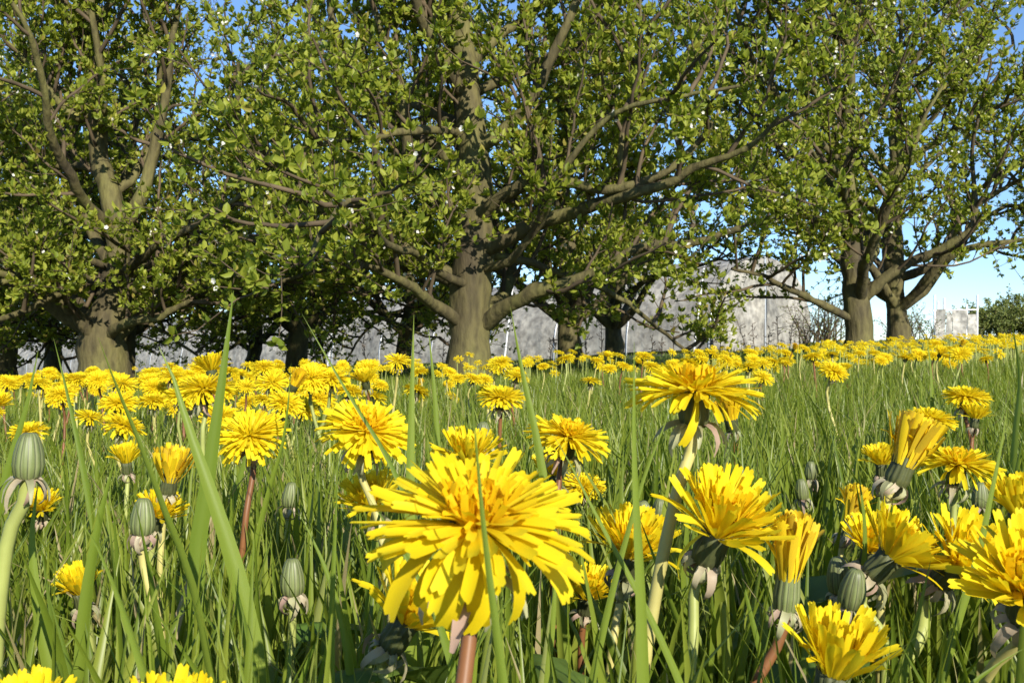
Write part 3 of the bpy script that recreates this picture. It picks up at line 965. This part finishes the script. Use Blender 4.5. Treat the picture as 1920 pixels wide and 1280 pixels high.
JH = {k: joined_head(k, 77) for k in RINGS}
INV = involucre_mesh('involucre')
INV_TALL = mesh('involucre', *(lambda vq: (vq[0], [vq[1]]))(lathe([(.0005, -.017), (.0022, -.017), (.0044, -.0155), (.0049, -.010), (.0043, -.003), (.0043, .002), (.003, .002)], 52, .07)), M_bud)
INV_LOW = mesh('involucre', *(lambda vq: (vq[0], [vq[1]]))(lathe([(.0022, -.0125), (.0055, -.011), (.0058, .0)], 8)), M_invol)
BUD = mesh('bud_head', *(lambda vq: (vq[0], [vq[1]]))(lathe([(.0005, -.001), (.0035, 0), (.0064, .002), (.0071, .006), (.0066, .0105), (.0054, .0145), (.0042, .0172), (.003, .0185), (.0005, .0188)], 52, .045)), M_bud)


def bract_mesh(seed, curl):
    r = np.random.default_rng(seed)
    n = 7
    t = np.linspace(0, 1, n)
    ang = .5 - curl * t ** .8                    # starts outward/up then rolls down and under
    st = .0125 / (n - 1)
    x = np.concatenate([[0], np.cumsum(np.cos(ang[1:]) * st)])
    z = np.concatenate([[0], np.cumsum(np.sin(ang[1:]) * st)])
    hw = .0015 * (1 - .75 * t ** 2.0) * (.8 + .4 * r.random())
    V = []
    for i in range(n):
        for s in (-1, 0, 1):
            V.append((x[i] + 2e-4 * r.normal(), s * hw[i] + .0006 * math.sin(3 * t[i] + seed), z[i] + (.0004 if s else 0)))
    i, j = np.meshgrid(np.arange(n - 1), np.arange(2), indexing='ij')
    o = i * 3 + j
    Q = np.stack([o, o + 3, o + 4, o + 1], -1).reshape(-1, 4)
    return np.array(V), Q


BR = []
for k, c in enumerate((1.9, 2.4, 3.0, 3.8, 4.8)):
    V, Q = bract_mesh(k, c)
    BR.append(mesh('bract', V, [Q], M_bract))


def bracts_low():
    a = Acc()
    for i in range(9):
        V, Q = bract_mesh(i, 2.6)
        M = np.array(rot('Z', i * 6.2832 / 9) @ Matrix.Translation((.003, 0, -.011)))
        a.add(V[::1] @ M[:3, :3].T + M[:3, 3], Q)
    return a.mesh('bract_ring', M_bract_i)


BR_LOW = bracts_low()


def lobed_leaf(seed, L):
    """dandelion leaf: jagged lobes, channelled, arching"""
    r = np.random.default_rng(seed)
    n = 26
    t = np.linspace(0, 1, n)
    w_ = L * .13 * np.sin(np.pi * np.clip(t, 0, 1) ** .75) ** .7
    saw = (t * 7 + r.random()) % 1.0
    w_ = w_ * (.45 + .75 * (1 - saw)) + .0015
    w_[-1] = .001
    el = 1.05 - 1.1 * t ** 1.5
    st = L / (n - 1)
    x = np.concatenate([[0], np.cumsum(np.cos(el[1:]) * st)]); z = np.concatenate([[0], np.cumsum(np.sin(el[1:]) * st)])
    V = []
    for i in range(n):
        for s in (-1, -.35, 0, .35, 1):
            V.append((x[i] - abs(s) * .012 * L * (saw[i]), s * w_[i], z[i] + .25 * abs(s) * w_[i] + .003 * math.sin(9 * t[i] + 2 * s)))
    i, j = np.meshgrid(np.arange(n - 1), np.arange(4), indexing='ij')
    o = i * 5 + j
    Q = np.stack([o, o + 5, o + 6, o + 1], -1).reshape(-1, 4)
    return mesh('leaf', V, [Q], M_dleaf)


DLEAF = [lobed_leaf(i, L) for i, L in enumerate((.13, .15, .11))]
PROTECT = []            # (px0, py0, px1, py1, distance) kept clear of random grass


def head_matrix(pos, axis, spin):
    q = Vector(axis).normalized().to_track_quat('Z', 'Y')
    return Matrix.Translation(Vector(pos)) @ q.to_matrix().to_4x4() @ rot('Z', spin)


def stem_mesh(P, r0, r1, mat, off):
    V, Q = tubes(P[None], np.linspace(r0, r1, len(P))[None], 10)
    return mesh('stem', V - off, [Q], mat)


def near_flower(px, py, d, dia, kind, axis, label, stem=(), mat=M_stem_g, bract_curl=None, leaves=0, seed=0, name='dandelion', nb=13, prot=1.0, hang=0, petals=True, sw=1.0):
    """an individually built dandelion; px,py is the centre of the receptacle; stem: photo pixels below the head"""
    r = np.random.default_rng(1000 + seed)
    s = dia / 0.042
    pos = at(px, py, d)
    M = head_matrix(pos, axis, r.random() * 6)
    down = np.array((M @ Vector((0, 0, (-.0165 if kind == 'brush' else -.012) * s)))[:])
    pts = [down]
    ax = np.array(Vector(axis).normalized())
    pts.append(down - ax * .006 * s)
    for p in stem:
        q = at(p[0], p[1], d + (p[2] if len(p) > 2 else 0))
        if q[2] < pts[-1][2] - .006:          # never climb back up
            pts.append(q)
    last = pts[-1]; prev = pts[-2] if len(pts) > 3 else last + np.array((0, 0, .03))
    dirv = last - prev
    dz = last[2] - (SLOPE * last[0] - .005)
    if dz > 0.004:
        k = min(1.0, dz / max(1e-3, -dirv[2]))
        k2 = min(dz / max(1e-3, -dirv[2]), .06 / max(1e-3, abs(dirv[0]) + abs(dirv[1])))
        g = last + np.array((dirv[0] * k2 * .6, dirv[1] * k2 * .6, 0)); g[2] = float(ground_z(g[0], g[1])) - .006
        pts.append(g)
    P = spline(pts, 22)
    gnd = np.array((P[-1, 0], P[-1, 1], float(ground_z(P[-1, 0], P[-1, 1]))))
    root = empty(name, gnd, label, 'dandelion' if kind != 'bud' else 'dandelion bud', 'nearest dandelions' if kind != 'bud' else 'closed dandelion buds')
    obj('stem', stem_mesh(P[::-1], .0022 * sw, .0017 * sw, mat, gnd), root)
    H = Matrix.Translation(-Vector(gnd)) @ M @ Matrix.Scale(s, 4)
    if kind == 'bud':
        hd = obj('bud_head', BUD, root, H @ Matrix.Translation((0, 0, -.012)) @ Matrix.Diagonal((.95, .95, 1.15, 1)))
    else:
        small = d > .56
        hd = obj('flower_head', JH[kind] if small else CORE[kind][seed % 2], root, H)
        pm = PET[(M_ochre if kind in ('brush', 'fan') else M_petal).name]
        if petals and not small:
            for ri, (n, e0, e1, ln, bc, br, bz) in enumerate(RINGS[kind]):
                ph = r.random() * 6
                for i in range(n):
                    L = .0188 * ln * (.90 + .17 * r.random())
                    el = e0 + (e1 - e0) * r.random()
                    b = bc[int(r.integers(len(bc)))]
                    if ri == 0 and i < hang:
                        el, b = -35 - 25 * r.random(), 4
                    m = rot('Z', ph + (i + .28 * r.normal()) * 6.2832 / n) @ Matrix.Translation((br * 1e-3, 0, bz * 1e-3)) @ rot('Y', -math.radians(el)) @ rot('X', .28 * r.normal()) @ Matrix.Diagonal((L, L * (.92 + .4 * r.random() ** 2 + (.45 if ri == 0 and kind == 'droop' else 0)), L, 1))
                    obj('petal', pm[b][int(r.integers(3))], hd, m)
    iv = obj('involucre', INV if kind not in ('brush',) else INV_TALL, root, H) if kind != 'bud' else hd
    zb = {'brush': -.0152, 'bud': .0005}.get(kind, -.0108)
    for i in range(nb):
        c = int(r.integers(0, 5)) if bract_curl is None else min(4, max(0, bract_curl + int(r.integers(-1, 2))))
        m = rot('Z', (i + .3 * r.normal()) * 6.2832 / nb) @ Matrix.Translation((.0034, 0, zb)) @ rot('X', .3 * r.normal()) @ Matrix.Scale((1.2 if kind == 'bud' else 1.05) * (.85 + .4 * r.random()), 4)
        obj('bract', BR[c], iv, m)
    for i in range(leaves):
        a = r.random() * 6.283
        obj('leaf', DLEAF[int(r.integers(3))], root, Matrix.Translation((.006 * math.cos(a), .006 * math.sin(a), .0)) @ rot('Z', a) @ rot('X', .3 * r.normal()) @ Matrix.Scale(.95 + .5 * r.random(), 4))
    wpx = .5 * dia / d * F * prot
    if kind in ('open', 'droop'):
        PROTECT.append((px - wpx, py - wpx * .8, px + wpx, py + wpx * .6, d))
    elif kind == 'bud':
        q = .012 / d * F
        PROTECT.append((px - q, py - 1.6 * q, px + q, py + 1.2 * q, d))
    else:
        PROTECT.append((px - wpx * .8, py - wpx, px + wpx * .8, py + wpx * .5, d))
    return root


NF = near_flower
NF(893, 985, .205, .0435, 'droop', (.05, -.36, .93), 'largest wide-open dandelion on a red-brown stem, a grass blade crossing its face', [(880, 1150), (868, 1290)], M_stem_r, 1, 1, 1, hang=6)
NF(1303, 735, .345, .043, 'open', (.02, -.13, .99), 'tallest open dandelion seen edge-on, one petal hanging down its pale stem', [(1297, 800), (1282, 880), (1255, 985), (1215, 1200)], M_stem_y, 0, 1, 2, hang=1, nb=10, sw=1.2)
NF(1345, 1000, .33, .044, 'half', (.28, -.42, .85), 'half-open dandelion below the tallest one, petals flaring above curled bracts', [(1325, 1090), (1300, 1200), (1290, 1300)], M_stem_g, 3, 4, 3, nb=15, hang=1)
NF(1180, 1040, .42, .042, 'half', (.12, -.40, .9), 'half-open dandelion tucked beside the largest flower behind a broad blade', [(1165, 1120), (1150, 1200), (1140, 1300)], M_stem_y, 3, 4, 4)
NF(1480, 1068, .33, .036, 'brush', (.10, -.02, .99), 'half-closed brush-shaped dandelion with long green base and curled bracts', [(1462, 1150), (1440, 1210), (1412, 1290)], M_stem_r, 3, 3, 5, nb=14)
NF(1562, 1265, .27, .037, 'cup', (.16, -.22, .95), 'low cup-shaped dandelion with upright blunt petals under the brush-shaped one', [(1545, 1300)], M_stem_g, 2, 4, 6)
NF(1668, 1045, .40, .042, 'half', (.62, -.25, .75), 'half-open dandelion leaning sideways over two dark striped buds', [(1650, 1105), (1655, 1190), (1658, 1290)], M_stem_g, 2, 4, 7)
NF(1795, 1060, .40, .044, 'half', (.35, -.62, .70), 'half-open dandelion facing outward on a thick slanting green stem', [(1775, 1110), (1730, 1180), (1665, 1300)], M_stem_g, 2, 0, 8, nb=15, sw=1.5)
NF(1925, 1110, .29, .044, 'half', (-.25, -.55, .8), 'large half-open dandelion next to the one on the thick slanting stem', [(1905, 1190, .01), (1860, 1250, .02), (1835, 1320, .03)], M_stem_y, 2, 0, 9)
NF(1697, 862, .42, .042, 'fan', (.38, -.05, .92), 'fan-shaped closing dandelion with reflexed pinkish bracts on a pale stem', [(1683, 905), (1668, 960), (1655, 1060)], M_stem_y, 3, 0, 10, nb=14)
NF(1795, 872, .52, .040, 'open', (.05, -.10, .99), 'flat open dandelion close beside the fan-shaped closing one', [(1788, 930), (1786, 1010)], M_stem_g, 1, 0, 11)
NF(1745, 786, .82, .040, 'open', (.1, -.15, .98), 'small open dandelion standing behind the fan-shaped one', [(1747, 830)], M_stem_g, 1, 0, 12)
NF(1812, 744, .88, .040, 'open', (.02, -.12, .99), 'flat edge-on dandelion standing above a smaller half-open one', [(1815, 800)], M_stem_r, 1, 0, 13)
NF(1828, 785, .86, .030, 'half', (.1, -.1, .98), 'small half-open dandelion directly under the flat edge-on one', [(1822, 830)], M_stem_r, 2, 0, 14)
NF(1912, 965, .42, .036, 'cup', (-.1, -.1, .98), 'narrow cup-shaped dandelion above the large one beside the thick slanting stem', [(1915, 1030)], M_stem_g, 2, 0, 15)
NF(1596, 965, .50, .030, 'brush', (.25, -.1, .95), 'short closing dandelion with pale base between the brush-shaped and fan-shaped ones', [(1580, 1015), (1570, 1080), (1566, 1150)], M_stem_y, 3, 0, 16)
NF(1066, 820, .55, .043, 'open', (.22, -.22, .95), 'open dandelion tilted over its reddish stem behind the largest flower', [(1060, 860), (1045, 930)], M_stem_r, 1, 0, 17)
NF(468, 815, .58, .040, 'droop', (.0, -.52, .85), 'round open dandelion facing outward on a straight reddish stem', [(466, 870), (462, 960), (450, 1080)], M_stem_r, 1, 1, 18)
NF(688, 808, .47, .043, 'open', (.25, -.42, .87), 'open dandelion crossed by a thin slanting grass stalk', [(700, 870), (705, 960)], M_stem_y, 1, 0, 19)
NF(384, 728, .72, .042, 'open', (.0, -.20, .98), 'open dandelion raised above its neighbours beside a long upright blade', [(382, 790), (380, 850)], M_stem_g, 1, 0, 20)
NF(760, 1165, .33, .040, 'half', (.5, -.15, .85), 'shaded half-open dandelion drooping under the largest flower', [(742, 1230), (735, 1300)], M_stem_g, 2, 3, 21)
NF(320, 895, .55, .036, 'fan', (.2, -.1, .97), 'ochre closing dandelion between two broad crossing blades', [(316, 940)], M_stem_y, 3, 0, 22)
NF(237, 868, .80, .034, 'cup', (.0, -.2, .98), 'small cup-shaped dandelion in the grass next to the ochre closing one', [(238, 920)], M_stem_g, 2, 0, 23)
NF(298, 968, .55, .030, 'half', (.3, -.3, .9), 'half-open dandelion partly hidden under a broad blade', [(290, 1000)], M_stem_g, 2, 0, 24)
NF(150, 1112, .46, .028, 'cup', (-.1, -.3, .95), 'shaded dandelion low in the dark grass', [(150, 1180)], M_stem_g, 2, 0, 25)
NF(78, 955, .80, .036, 'half', (.1, -.4, .9), 'small dandelion low in the grass beside the big striped bud', [(80, 1000)], M_stem_g, 2, 0, 26)
NF(40, 1408, .24, .036, 'cup', (-.05, -.2, .97), 'low dandelion nestled deep in the grass by the stem of the big bud', [(42, 1440)], M_stem_g, 2, 0, 27)
NF(315, 1420, .23, .036, 'cup', (.1, -.2, .97), 'low dandelion nestled deep in the grass under the broad crossing blades', [(315, 1450)], M_stem_g, 2, 0, 28)
NF(940, 745, .85, .040, 'open', (.05, -.18, .98), 'open dandelion above a small green bud behind the largest flower', [(938, 790)], M_stem_r, 1, 0, 29)
NF(1095, 910, .80, .034, 'open', (.1, -.35, .9), 'small open dandelion under the tilted reddish-stemmed one', [(1095, 960)], M_stem_g, 1, 0, 30)
NF(1040, 890, .62, .034, 'half', (-.1, -.2, .95), 'half-open dandelion peeping between the largest flower and the tilted one', [(1045, 940)], M_stem_r, 2, 0, 31)
NF(878, 868, .48, .036, 'half', (.05, -.2, .97), 'dandelion rising directly behind the head of the largest flower', [(878, 930)], M_stem_g, 2, 0, 32)
NF(700, 950, .50, .036, 'half', (-.2, -.35, .9), 'half-hidden dandelion in the grass beside the head of the largest flower', [(702, 1010)], M_stem_g, 2, 0, 33)
NF(1100, 1120, .50, .034, 'half', (.1, -.3, .95), 'dandelion low in the grass under the petals of the largest flower', [(1100, 1190)], M_stem_r, 2, 0, 34)
NF(1652, 870, .62, .028, 'half', (-.1, -.2, .97), 'small dandelion in shade beside the fan-shaped closing one', [(1652, 930)], M_stem_g, 2, 0, 35)
NF(1632, 1030, .47, .034, 'half', (.0, -.4, .9), 'dandelion mostly hidden behind the sideways-leaning one', [(1632, 1090)], M_stem_g, 2, 0, 36)

# closed buds
NF(54, 850, .335, .031, 'bud', (.06, -.05, .99), 'big striped closed bud with reflexed bracts on a curving pale stem', [(42, 900), (22, 985), (2, 1100), (-12, 1280)], M_stem_g, 1, 0, 40, name='dandelion_bud', nb=13, sw=1.35)
NF(548, 1078, .42, .031, 'bud', (.0, -.05, .99), 'pale striped bud with curled bracts low in the grass', [(548, 1130), (543, 1290)], M_stem_g, 3, 0, 41, name='dandelion_bud')
NF(906, 812, .62, .031, 'bud', (.0, -.05, .99), 'small green bud rising behind the largest flower', [(907, 850)], M_stem_g, 2, 0, 42, name='dandelion_bud')
NF(1572, 1075, .42, .031, 'bud', (-.1, -.1, .99), 'dark striped bud under the leaning dandelion, upright one of the pair', [(1585, 1150)], M_stem_g, 2, 0, 43, name='dandelion_bud')
NF(1600, 1100, .38, .031, 'bud', (.12, -.2, .97), 'dark striped bud under the leaning dandelion, tilted one of the pair', [(1610, 1180)], M_stem_g, 2, 0, 44, name='dandelion_bud')
NF(1208, 962, .55, .031, 'bud', (-.2, -.1, .97), 'green bud tucked behind the broad upright blade', [(1212, 1010)], M_stem_g, 2, 0, 45, name='dandelion_bud')
NF(1237, 955, .62, .031, 'bud', (.05, -.1, .99), 'green bud just beside the pale stem of the tallest dandelion', [(1237, 1000)], M_stem_g, 2, 0, 46, name='dandelion_bud')
NF(268, 965, .42, .031, 'bud', (.05, -.05, .99), 'shaded bud with grey curled bracts beneath the broad crossing blades', [(282, 1050), (300, 1180)], M_stem_y, 3, 0, 47, name='dandelion_bud')
NF(545, 925, .62, .031, 'bud', (.1, -.05, .99), 'pale green bud in the grass beyond the straight reddish stem', [(545, 980)], M_stem_g, 2, 0, 48, name='dandelion_bud')
NF(1520, 880, .85, .031, 'bud', (.0, -.05, .99), 'tiny upright bud in the open grass above the brush-shaped dandelion', [(1520, 930)], M_stem_g, 2, 0, 49, name='dandelion_bud')
NF(1503, 915, .75, .031, 'bud', (-.1, -.05, .99), 'tiny leaning bud in the open grass above the brush-shaped dandelion', [(1505, 960)], M_stem_g, 2, 0, 50, name='dandelion_bud')
NF(1838, 925, .62, .031, 'bud', (.0, -.05, .99), 'small green bud under the flat open dandelion', [(1838, 980)], M_stem_g, 2, 0, 51, name='dandelion_bud')

# ------------------------------------------------------------------ meadow dandelions
r = np.random.default_rng(99)
HV = [joined_head('open', 5), joined_head('open', 6), joined_head('droop', 7), joined_head('half', 8), joined_head('open', 9, .8), joined_head('brush', 10)]
cand = []
while len(cand) < 1150:
    y = 0.75 + 10.5 * r.random() ** 0.75
    u = -0.60 + 1.2 * r.random()
    px = 960 + F * u
    x = u * y
    if px < 700: dn = smooth(.8, 1.1, y) * (1 - .75 * smooth(3.5, 6.0, y))
    elif px < 1280: dn = .42 * smooth(1.0, 1.9, y) * (1 - .7 * smooth(4.0, 6.0, y)) + .03
    else: dn = .05 + .95 * smooth(2.0, 3.0, y)
    if 5.5 < y < 12 and px < 1500 and r.random() < .7: continue
    if r.random() > dn: continue
    cand.append((y, x, float(ground_z(x, y))))
cand.sort()
cand = np.array(cand)
N_THING = 262
MLAB = {0: 'small open dandelion among many in the flowering meadow grass', 3: 'small half-open cup-shaped dandelion among many in the meadow grass', 5: 'small closing ochre dandelion among many in the meadow grass'}
for i, (y, x, z) in enumerate(cand[:N_THING]):
    k = int(r.choice(6, p=[.26, .22, .2, .12, .16, .04]))
    h = float(np.clip(.158 + .022 * r.normal(), .10, .192))
    s = .82 + .35 * r.random()
    ax = np.array((.18 + .22 * r.normal(), -.32 + .25 * r.normal(), 1.0))
    lab = MLAB.get(k, MLAB[0])
    root = empty('dandelion', (x, y, z), lab, 'dandelion', {MLAB[0]: 'open dandelions across the meadow', MLAB[3]: 'cup-shaped dandelions across the meadow', MLAB[5]: 'closing dandelions across the meadow'}[lab])
    H = head_matrix((0, 0, h), ax, r.random() * 6) @ Matrix.Scale(s, 4)
    obj('flower_head', HV[k], root, H)
    obj('involucre', INV_LOW, root, H)
    if y < 2.2:
        obj('bract_ring', BR_LOW, root, H)
    top = np.array((H @ Vector((0, 0, -.012)))[:])
    P = spline([top, top - .01 * nrm(ax), np.array((.01 * r.normal(), .01 * r.normal(), .05)), np.array((0, 0, -.005))], 8)
    V, Q = tubes(P[::-1][None], np.linspace(.0027, .002, 8)[None] * s, 6)
    obj('stem', mesh('stem', V, [Q], (M_stem_g, M_stem_y, M_stem_r)[int(r.integers(3))]), root)

# the rest, too far to be told apart
a = Acc(); st = Acc()
lowv = []
for s in range(4):
    me = joined_head('open', 40 + s, .36, 3)
    V = np.zeros(len(me.vertices) * 3, np.float32); me.vertices.foreach_get('co', V)
    Q = np.zeros(len(me.polygons) * 4, np.int32); me.polygons.foreach_get('vertices', Q)
    lowv.append((V.reshape(-1, 3), Q.reshape(-1, 4)))
    bpy.data.meshes.remove(me)
for y, x, z in cand[N_THING:]:
    h = float(np.clip(.155 + .025 * r.normal(), .09, .20))
    s = .85 + .35 * r.random()
    M = np.array(head_matrix((x, y, z + h), (.18 + .25 * r.normal(), -.32 + .28 * r.normal(), 1.0), r.random() * 6))
    V, Q = lowv[int(r.integers(4))]
    a.add((V * s) @ M[:3, :3].T + M[:3, 3], Q)
    V, Q = tubes(np.array([[(x, y, z), (x + .01 * r.normal(), y, z + h - .004)]]), np.array([[.0025, .002]]), 3)
    st.add(V, Q)
fd = obj('distant_dandelions', a.mesh('distant_dandelions', M_petal_i), kind='stuff', label='carpet of distant yellow dandelion heads spreading to the trees', cat='dandelions')
obj('stem_mass', st.mesh('stem_mass', M_stem_g), fd, kind='stuff')

# ------------------------------------------------------------------ grass
r = np.random.default_rng(5)


def field(n, y0, y1, pw, hw=.62, extra=.25):
    y = y0 + (y1 - y0) * r.random(n) ** pw
    x = (r.random(n) * 2 - 1) * (hw * y + extra)
    return x, y


def limit_py(y):
    return np.interp(y, [.15, .25, .35, .5, .7, 1.0, 1.6, 3, 8], [1180, 1060, 960, 880, 815, 770, 728, 700, 690])


def grass_band(n, y0, y1, pw, hm, hs, w0, w1, nseg, three, excess, upright=1.0):
    x, y = field(n, y0, y1, pw)
    z = ground_z(x, y)
    base = np.stack([x, y, z - .004], -1)
    h = np.clip(hm + hs * r.normal(size=n), .03, .24)
    az = r.random(n) * 2 * math.pi
    up = upright
    lean = np.abs(.04 + .28 * up * r.normal(size=n)); curl = np.abs(.28 * up * r.normal(size=n))
    lean = np.clip(lean, 0, .9); curl = np.clip(curl, 0, .8)
    # keep tips under the sight line, apart from a few
    lim = limit_py(y) - SLOPE * (x / y) * F * .9
    for _ in range(3):
        tip_z = z + h * (.95 - .45 * curl)
        _, py, _ = proj(np.stack([x, y, tip_z], -1))
        over = (py < lim) & (r.random(n) > excess)
        h = np.where(over, h * np.clip(.6 + .3 * r.random(n), .5, .95), h)
    wd = w0 + (w1 - w0) * r.random(n) ** 1.5
    V, Q, P = blades(base, h, az, lean, curl, wd, nseg, r, three)
    ok = np.ones(n, bool)
    if y0 < 1.5:
        px, py, dep = proj(P)
        for (a0, b0, a1, b1, d) in PROTECT:
            hit = ((px > a0 - 4) & (px < a1 + 4) & (py > b0 - 4) & (py < b1 + 4)).any(axis=1) & (base[:, 1] < d + .015) & (r.random(n) > .03)
            ok &= ~hit
        ok &= ~((np.linalg.norm(P - np.array((0, 0, CAMZ)), axis=-1)).min(axis=1) < .15)
    k = (3 if three else 2)
    V = V.reshape(n, -1, 3)[ok].reshape(-1, 3)
    per = (nseg + 1) * k
    nq = nseg * (k - 1)
    m = int(ok.sum())
    Q0 = Q.reshape(n, nq, 4)[0]
    Qn = (Q0[None] + (np.arange(m) * per)[:, None, None]).reshape(-1, 4)
    return V, Qn


A1 = Acc()
A1.add(*grass_band(13000, .16, 1.5, .75, .122, .034, .0024, .0070, 5, True, .035, .75))
A1.add(*grass_band(6500, .20, .95, .75, .135, .034, .0045, .0095, 6, True, .03, .5))
near_g = A1.mesh('grass', M_grass)
A2 = Acc()
A2.add(*grass_band(46000, 1.4, 4.5, .75, .118, .03, .003, .0075, 3, False, .05, .8))
A2.add(*grass_band(70000, 4.3, 16, .65, .115, .03, .004, .009, 2, False, .05))
A2.add(*grass_band(26000, 15, 48, .7, .12, .03, .012, .03, 2, False, .05))
gr = obj('grass', near_g, kind='stuff', label='dense green meadow grass of fine and broad blades', cat='grass')
obj('grass', A2.mesh('grass', M_grass, shade=False), kind='stuff', label='fine grass of the meadow running back to the orchard trees', cat='grass')


# prominent single blades: photo pixels from the base up to the tip, distance, width in photo pixels
def big_blade(pts, d, wpx, lab=None):
    P = [at(p[0], p[1], d + (p[2] if len(p) > 2 else .0)) for p in pts]
    b = P[0]; dirv = P[0] - P[1]
    gz = float(ground_z(b[0], b[1]))
    if b[2] > gz + .004:
        k = min((b[2] - gz) / max(1e-3, -dirv[2]), .05 / max(1e-3, abs(dirv[0]))) if dirv[2] < 0 else 0
        g = np.array((b[0] + dirv[0] * k * .7, b[1] + .004, gz - .004))
        P = [g] + P
    P = spline(P, 20)
    base = P[0].copy(); base[2] = gz
    T = nrm(np.gradient(P, axis=0))
    view = nrm(P - np.array((0, 0, CAMZ)))
    tw = r.normal() * .5
    W0 = nrm(np.cross(T, view))
    N0 = np.cross(W0, T)
    ang = tw + np.linspace(-.35, .35, 20)[:, None] * r.normal()
    Wv = np.cos(ang) * W0 + np.sin(ang) * N0
    Nv = np.cross(T, Wv)
    t = np.linspace(0, 1, 20)[:, None]
    wd = 1.3 * wpx / F * d * (.75 + .35 * np.sin(np.clip(t * 1.6, 0, 1) * math.pi * .5)) * np.maximum(.02, 1 - t ** 4.0) * (1 - .35 * t)
    V = np.stack([P - .5 * wd * Wv, P - .25 * wd * Wv + .10 * wd * Nv, P + .16 * wd * Nv, P + .25 * wd * Wv + .10 * wd * Nv, P + .5 * wd * Wv], 1).reshape(-1, 3)
    i, j = np.meshgrid(np.arange(19), np.arange(4), indexing='ij')
    o = i * 5 + j
    Q = np.stack([o, o + 1, o + 6, o + 5], -1).reshape(-1, 4)
    ob = obj('grass_stalk', mesh('grass_stalk', V - base, [Q], M_bigblade), None, Matrix.Translation(Vector(base)),
             lab or 'long broad green grass blade standing out above the foreground grass', 'grass', 'long single grass blades')


for pts, d, wpx, *lb in [
    ([(372, 1180), (368, 1050), (385, 930), (418, 700), (438, 545)], .40, 30, 'tallest upright grass blade, its tip up against the orchard boughs'),
    ([(400, 1290), (350, 1060), (310, 960), (262, 830), (215, 715), (184, 632)], .30, 38, 'broad blade arching across from the forked tree down past the ochre dandelion'),
    ([(490, 1290), (440, 1060), (398, 930), (350, 790), (318, 690), (298, 650)], .33, 34, 'broadest grass blade, crossing behind the arching one near the big bud'),
    ([(770, 1290), (768, 1000), (771, 800), (776, 590)], .36, 22, 'straight vertical blade beside the largest dandelion, tip before the thick trunk'),
    ([(1020, 900), (1004, 810), (978, 690), (957, 575)], .45, 18, 'slightly bent blade rising behind the largest dandelion beside a white pole'),
    ([(945, 1290), (928, 1160), (908, 1000), (895, 860), (884, 735)], .170, 26, 'grass blade crossing in front of the face of the largest dandelion'),
    ([(1206, 1290), (1200, 1090), (1190, 880), (1189, 640)], .26, 30, 'broad upright blade between the largest and the tallest dandelions'),
    ([(760, 930), (722, 850), (660, 750), (566, 588)], .42, 13, 'thin slanting stalk crossing the open dandelion behind the reddish stem'),
    ([(262, 1240), (225, 1130), (185, 1030), (146, 966)], .24, 30, "dark short leaning blade in the shade beside the big bud's stem"),
    ([(140, 800), (122, 720), (100, 632)], .60, 12),
    ([(1188, 960), (1212, 880), (1245, 800), (1262, 735)], .31, 14, "thin blade leaning up against the tallest dandelion's petals"),
    ([(1240, 1200), (1180, 1080), (1120, 970), (1075, 880), (1038, 815)], .27, 16, 'thin slanting blade between the largest dandelion and its half-open neighbour'),
    ([(822, 860), (815, 740), (803, 612)], .55, 14),
    ([(1748, 760), (1746, 700), (1738, 632)], .9, 10),
    ([(1800, 1150), (1832, 1050), (1858, 930), (1880, 820), (1890, 760)], .33, 18, 'curved blade rising past the dandelion with the thick slanting stem'),
    ([(620, 1290), (622, 1150), (628, 1000), (634, 870)], .30, 16),
    ([(555, 1300), (575, 1250), (592, 1200), (604, 1180)], .26, 34, 'pale cut-off blade tip low in the shaded grass'),
    ([(20, 860), (50, 760), (72, 655)], .55, 16),
    ([(510, 900), (528, 840), (540, 760), (546, 680)], .55, 14),
    ([(320, 1290), (300, 1200), (282, 1080), (252, 930)], .36, 30),
    ([(150, 1290), (160, 1130), (185, 980), (215, 860)], .42, 26),
    ([(1330, 1290), (1270, 1160), (1225, 1040), (1195, 960)], .38, 18),
    ([(860, 1290), (820, 1160), (760, 1040), (690, 930)], .30, 22),
    ([(1020, 1290), (1035, 1180), (1040, 1080), (1038, 1000)], .34, 18),
    ([(1430, 1240), (1400, 1120), (1382, 1040)], .36, 16),
    ([(1610, 1150), (1622, 1000), (1606, 860)], .45, 13),
    ([(1905, 800), (1912, 720), (1897, 600)], .65, 16),
    ([(1690, 1290), (1720, 1160), (1745, 1050)], .33, 20),
    ([(1920, 1215), (1870, 1245), (1800, 1300)][::-1], .28, 22),
    ([(460, 860), (480, 800), (470, 740)], .7, 12),
    ([(100, 1290), (70, 1130), (60, 1000), (72, 900)], .38, 24),
    ([(660, 1290), (640, 1160), (600, 1040), (560, 960)], .33, 18),
    ([(700, 1290), (690, 1150), (700, 1020), (728, 900)], .4, 16),
]:
    big_blade(pts, d, wpx, *lb)
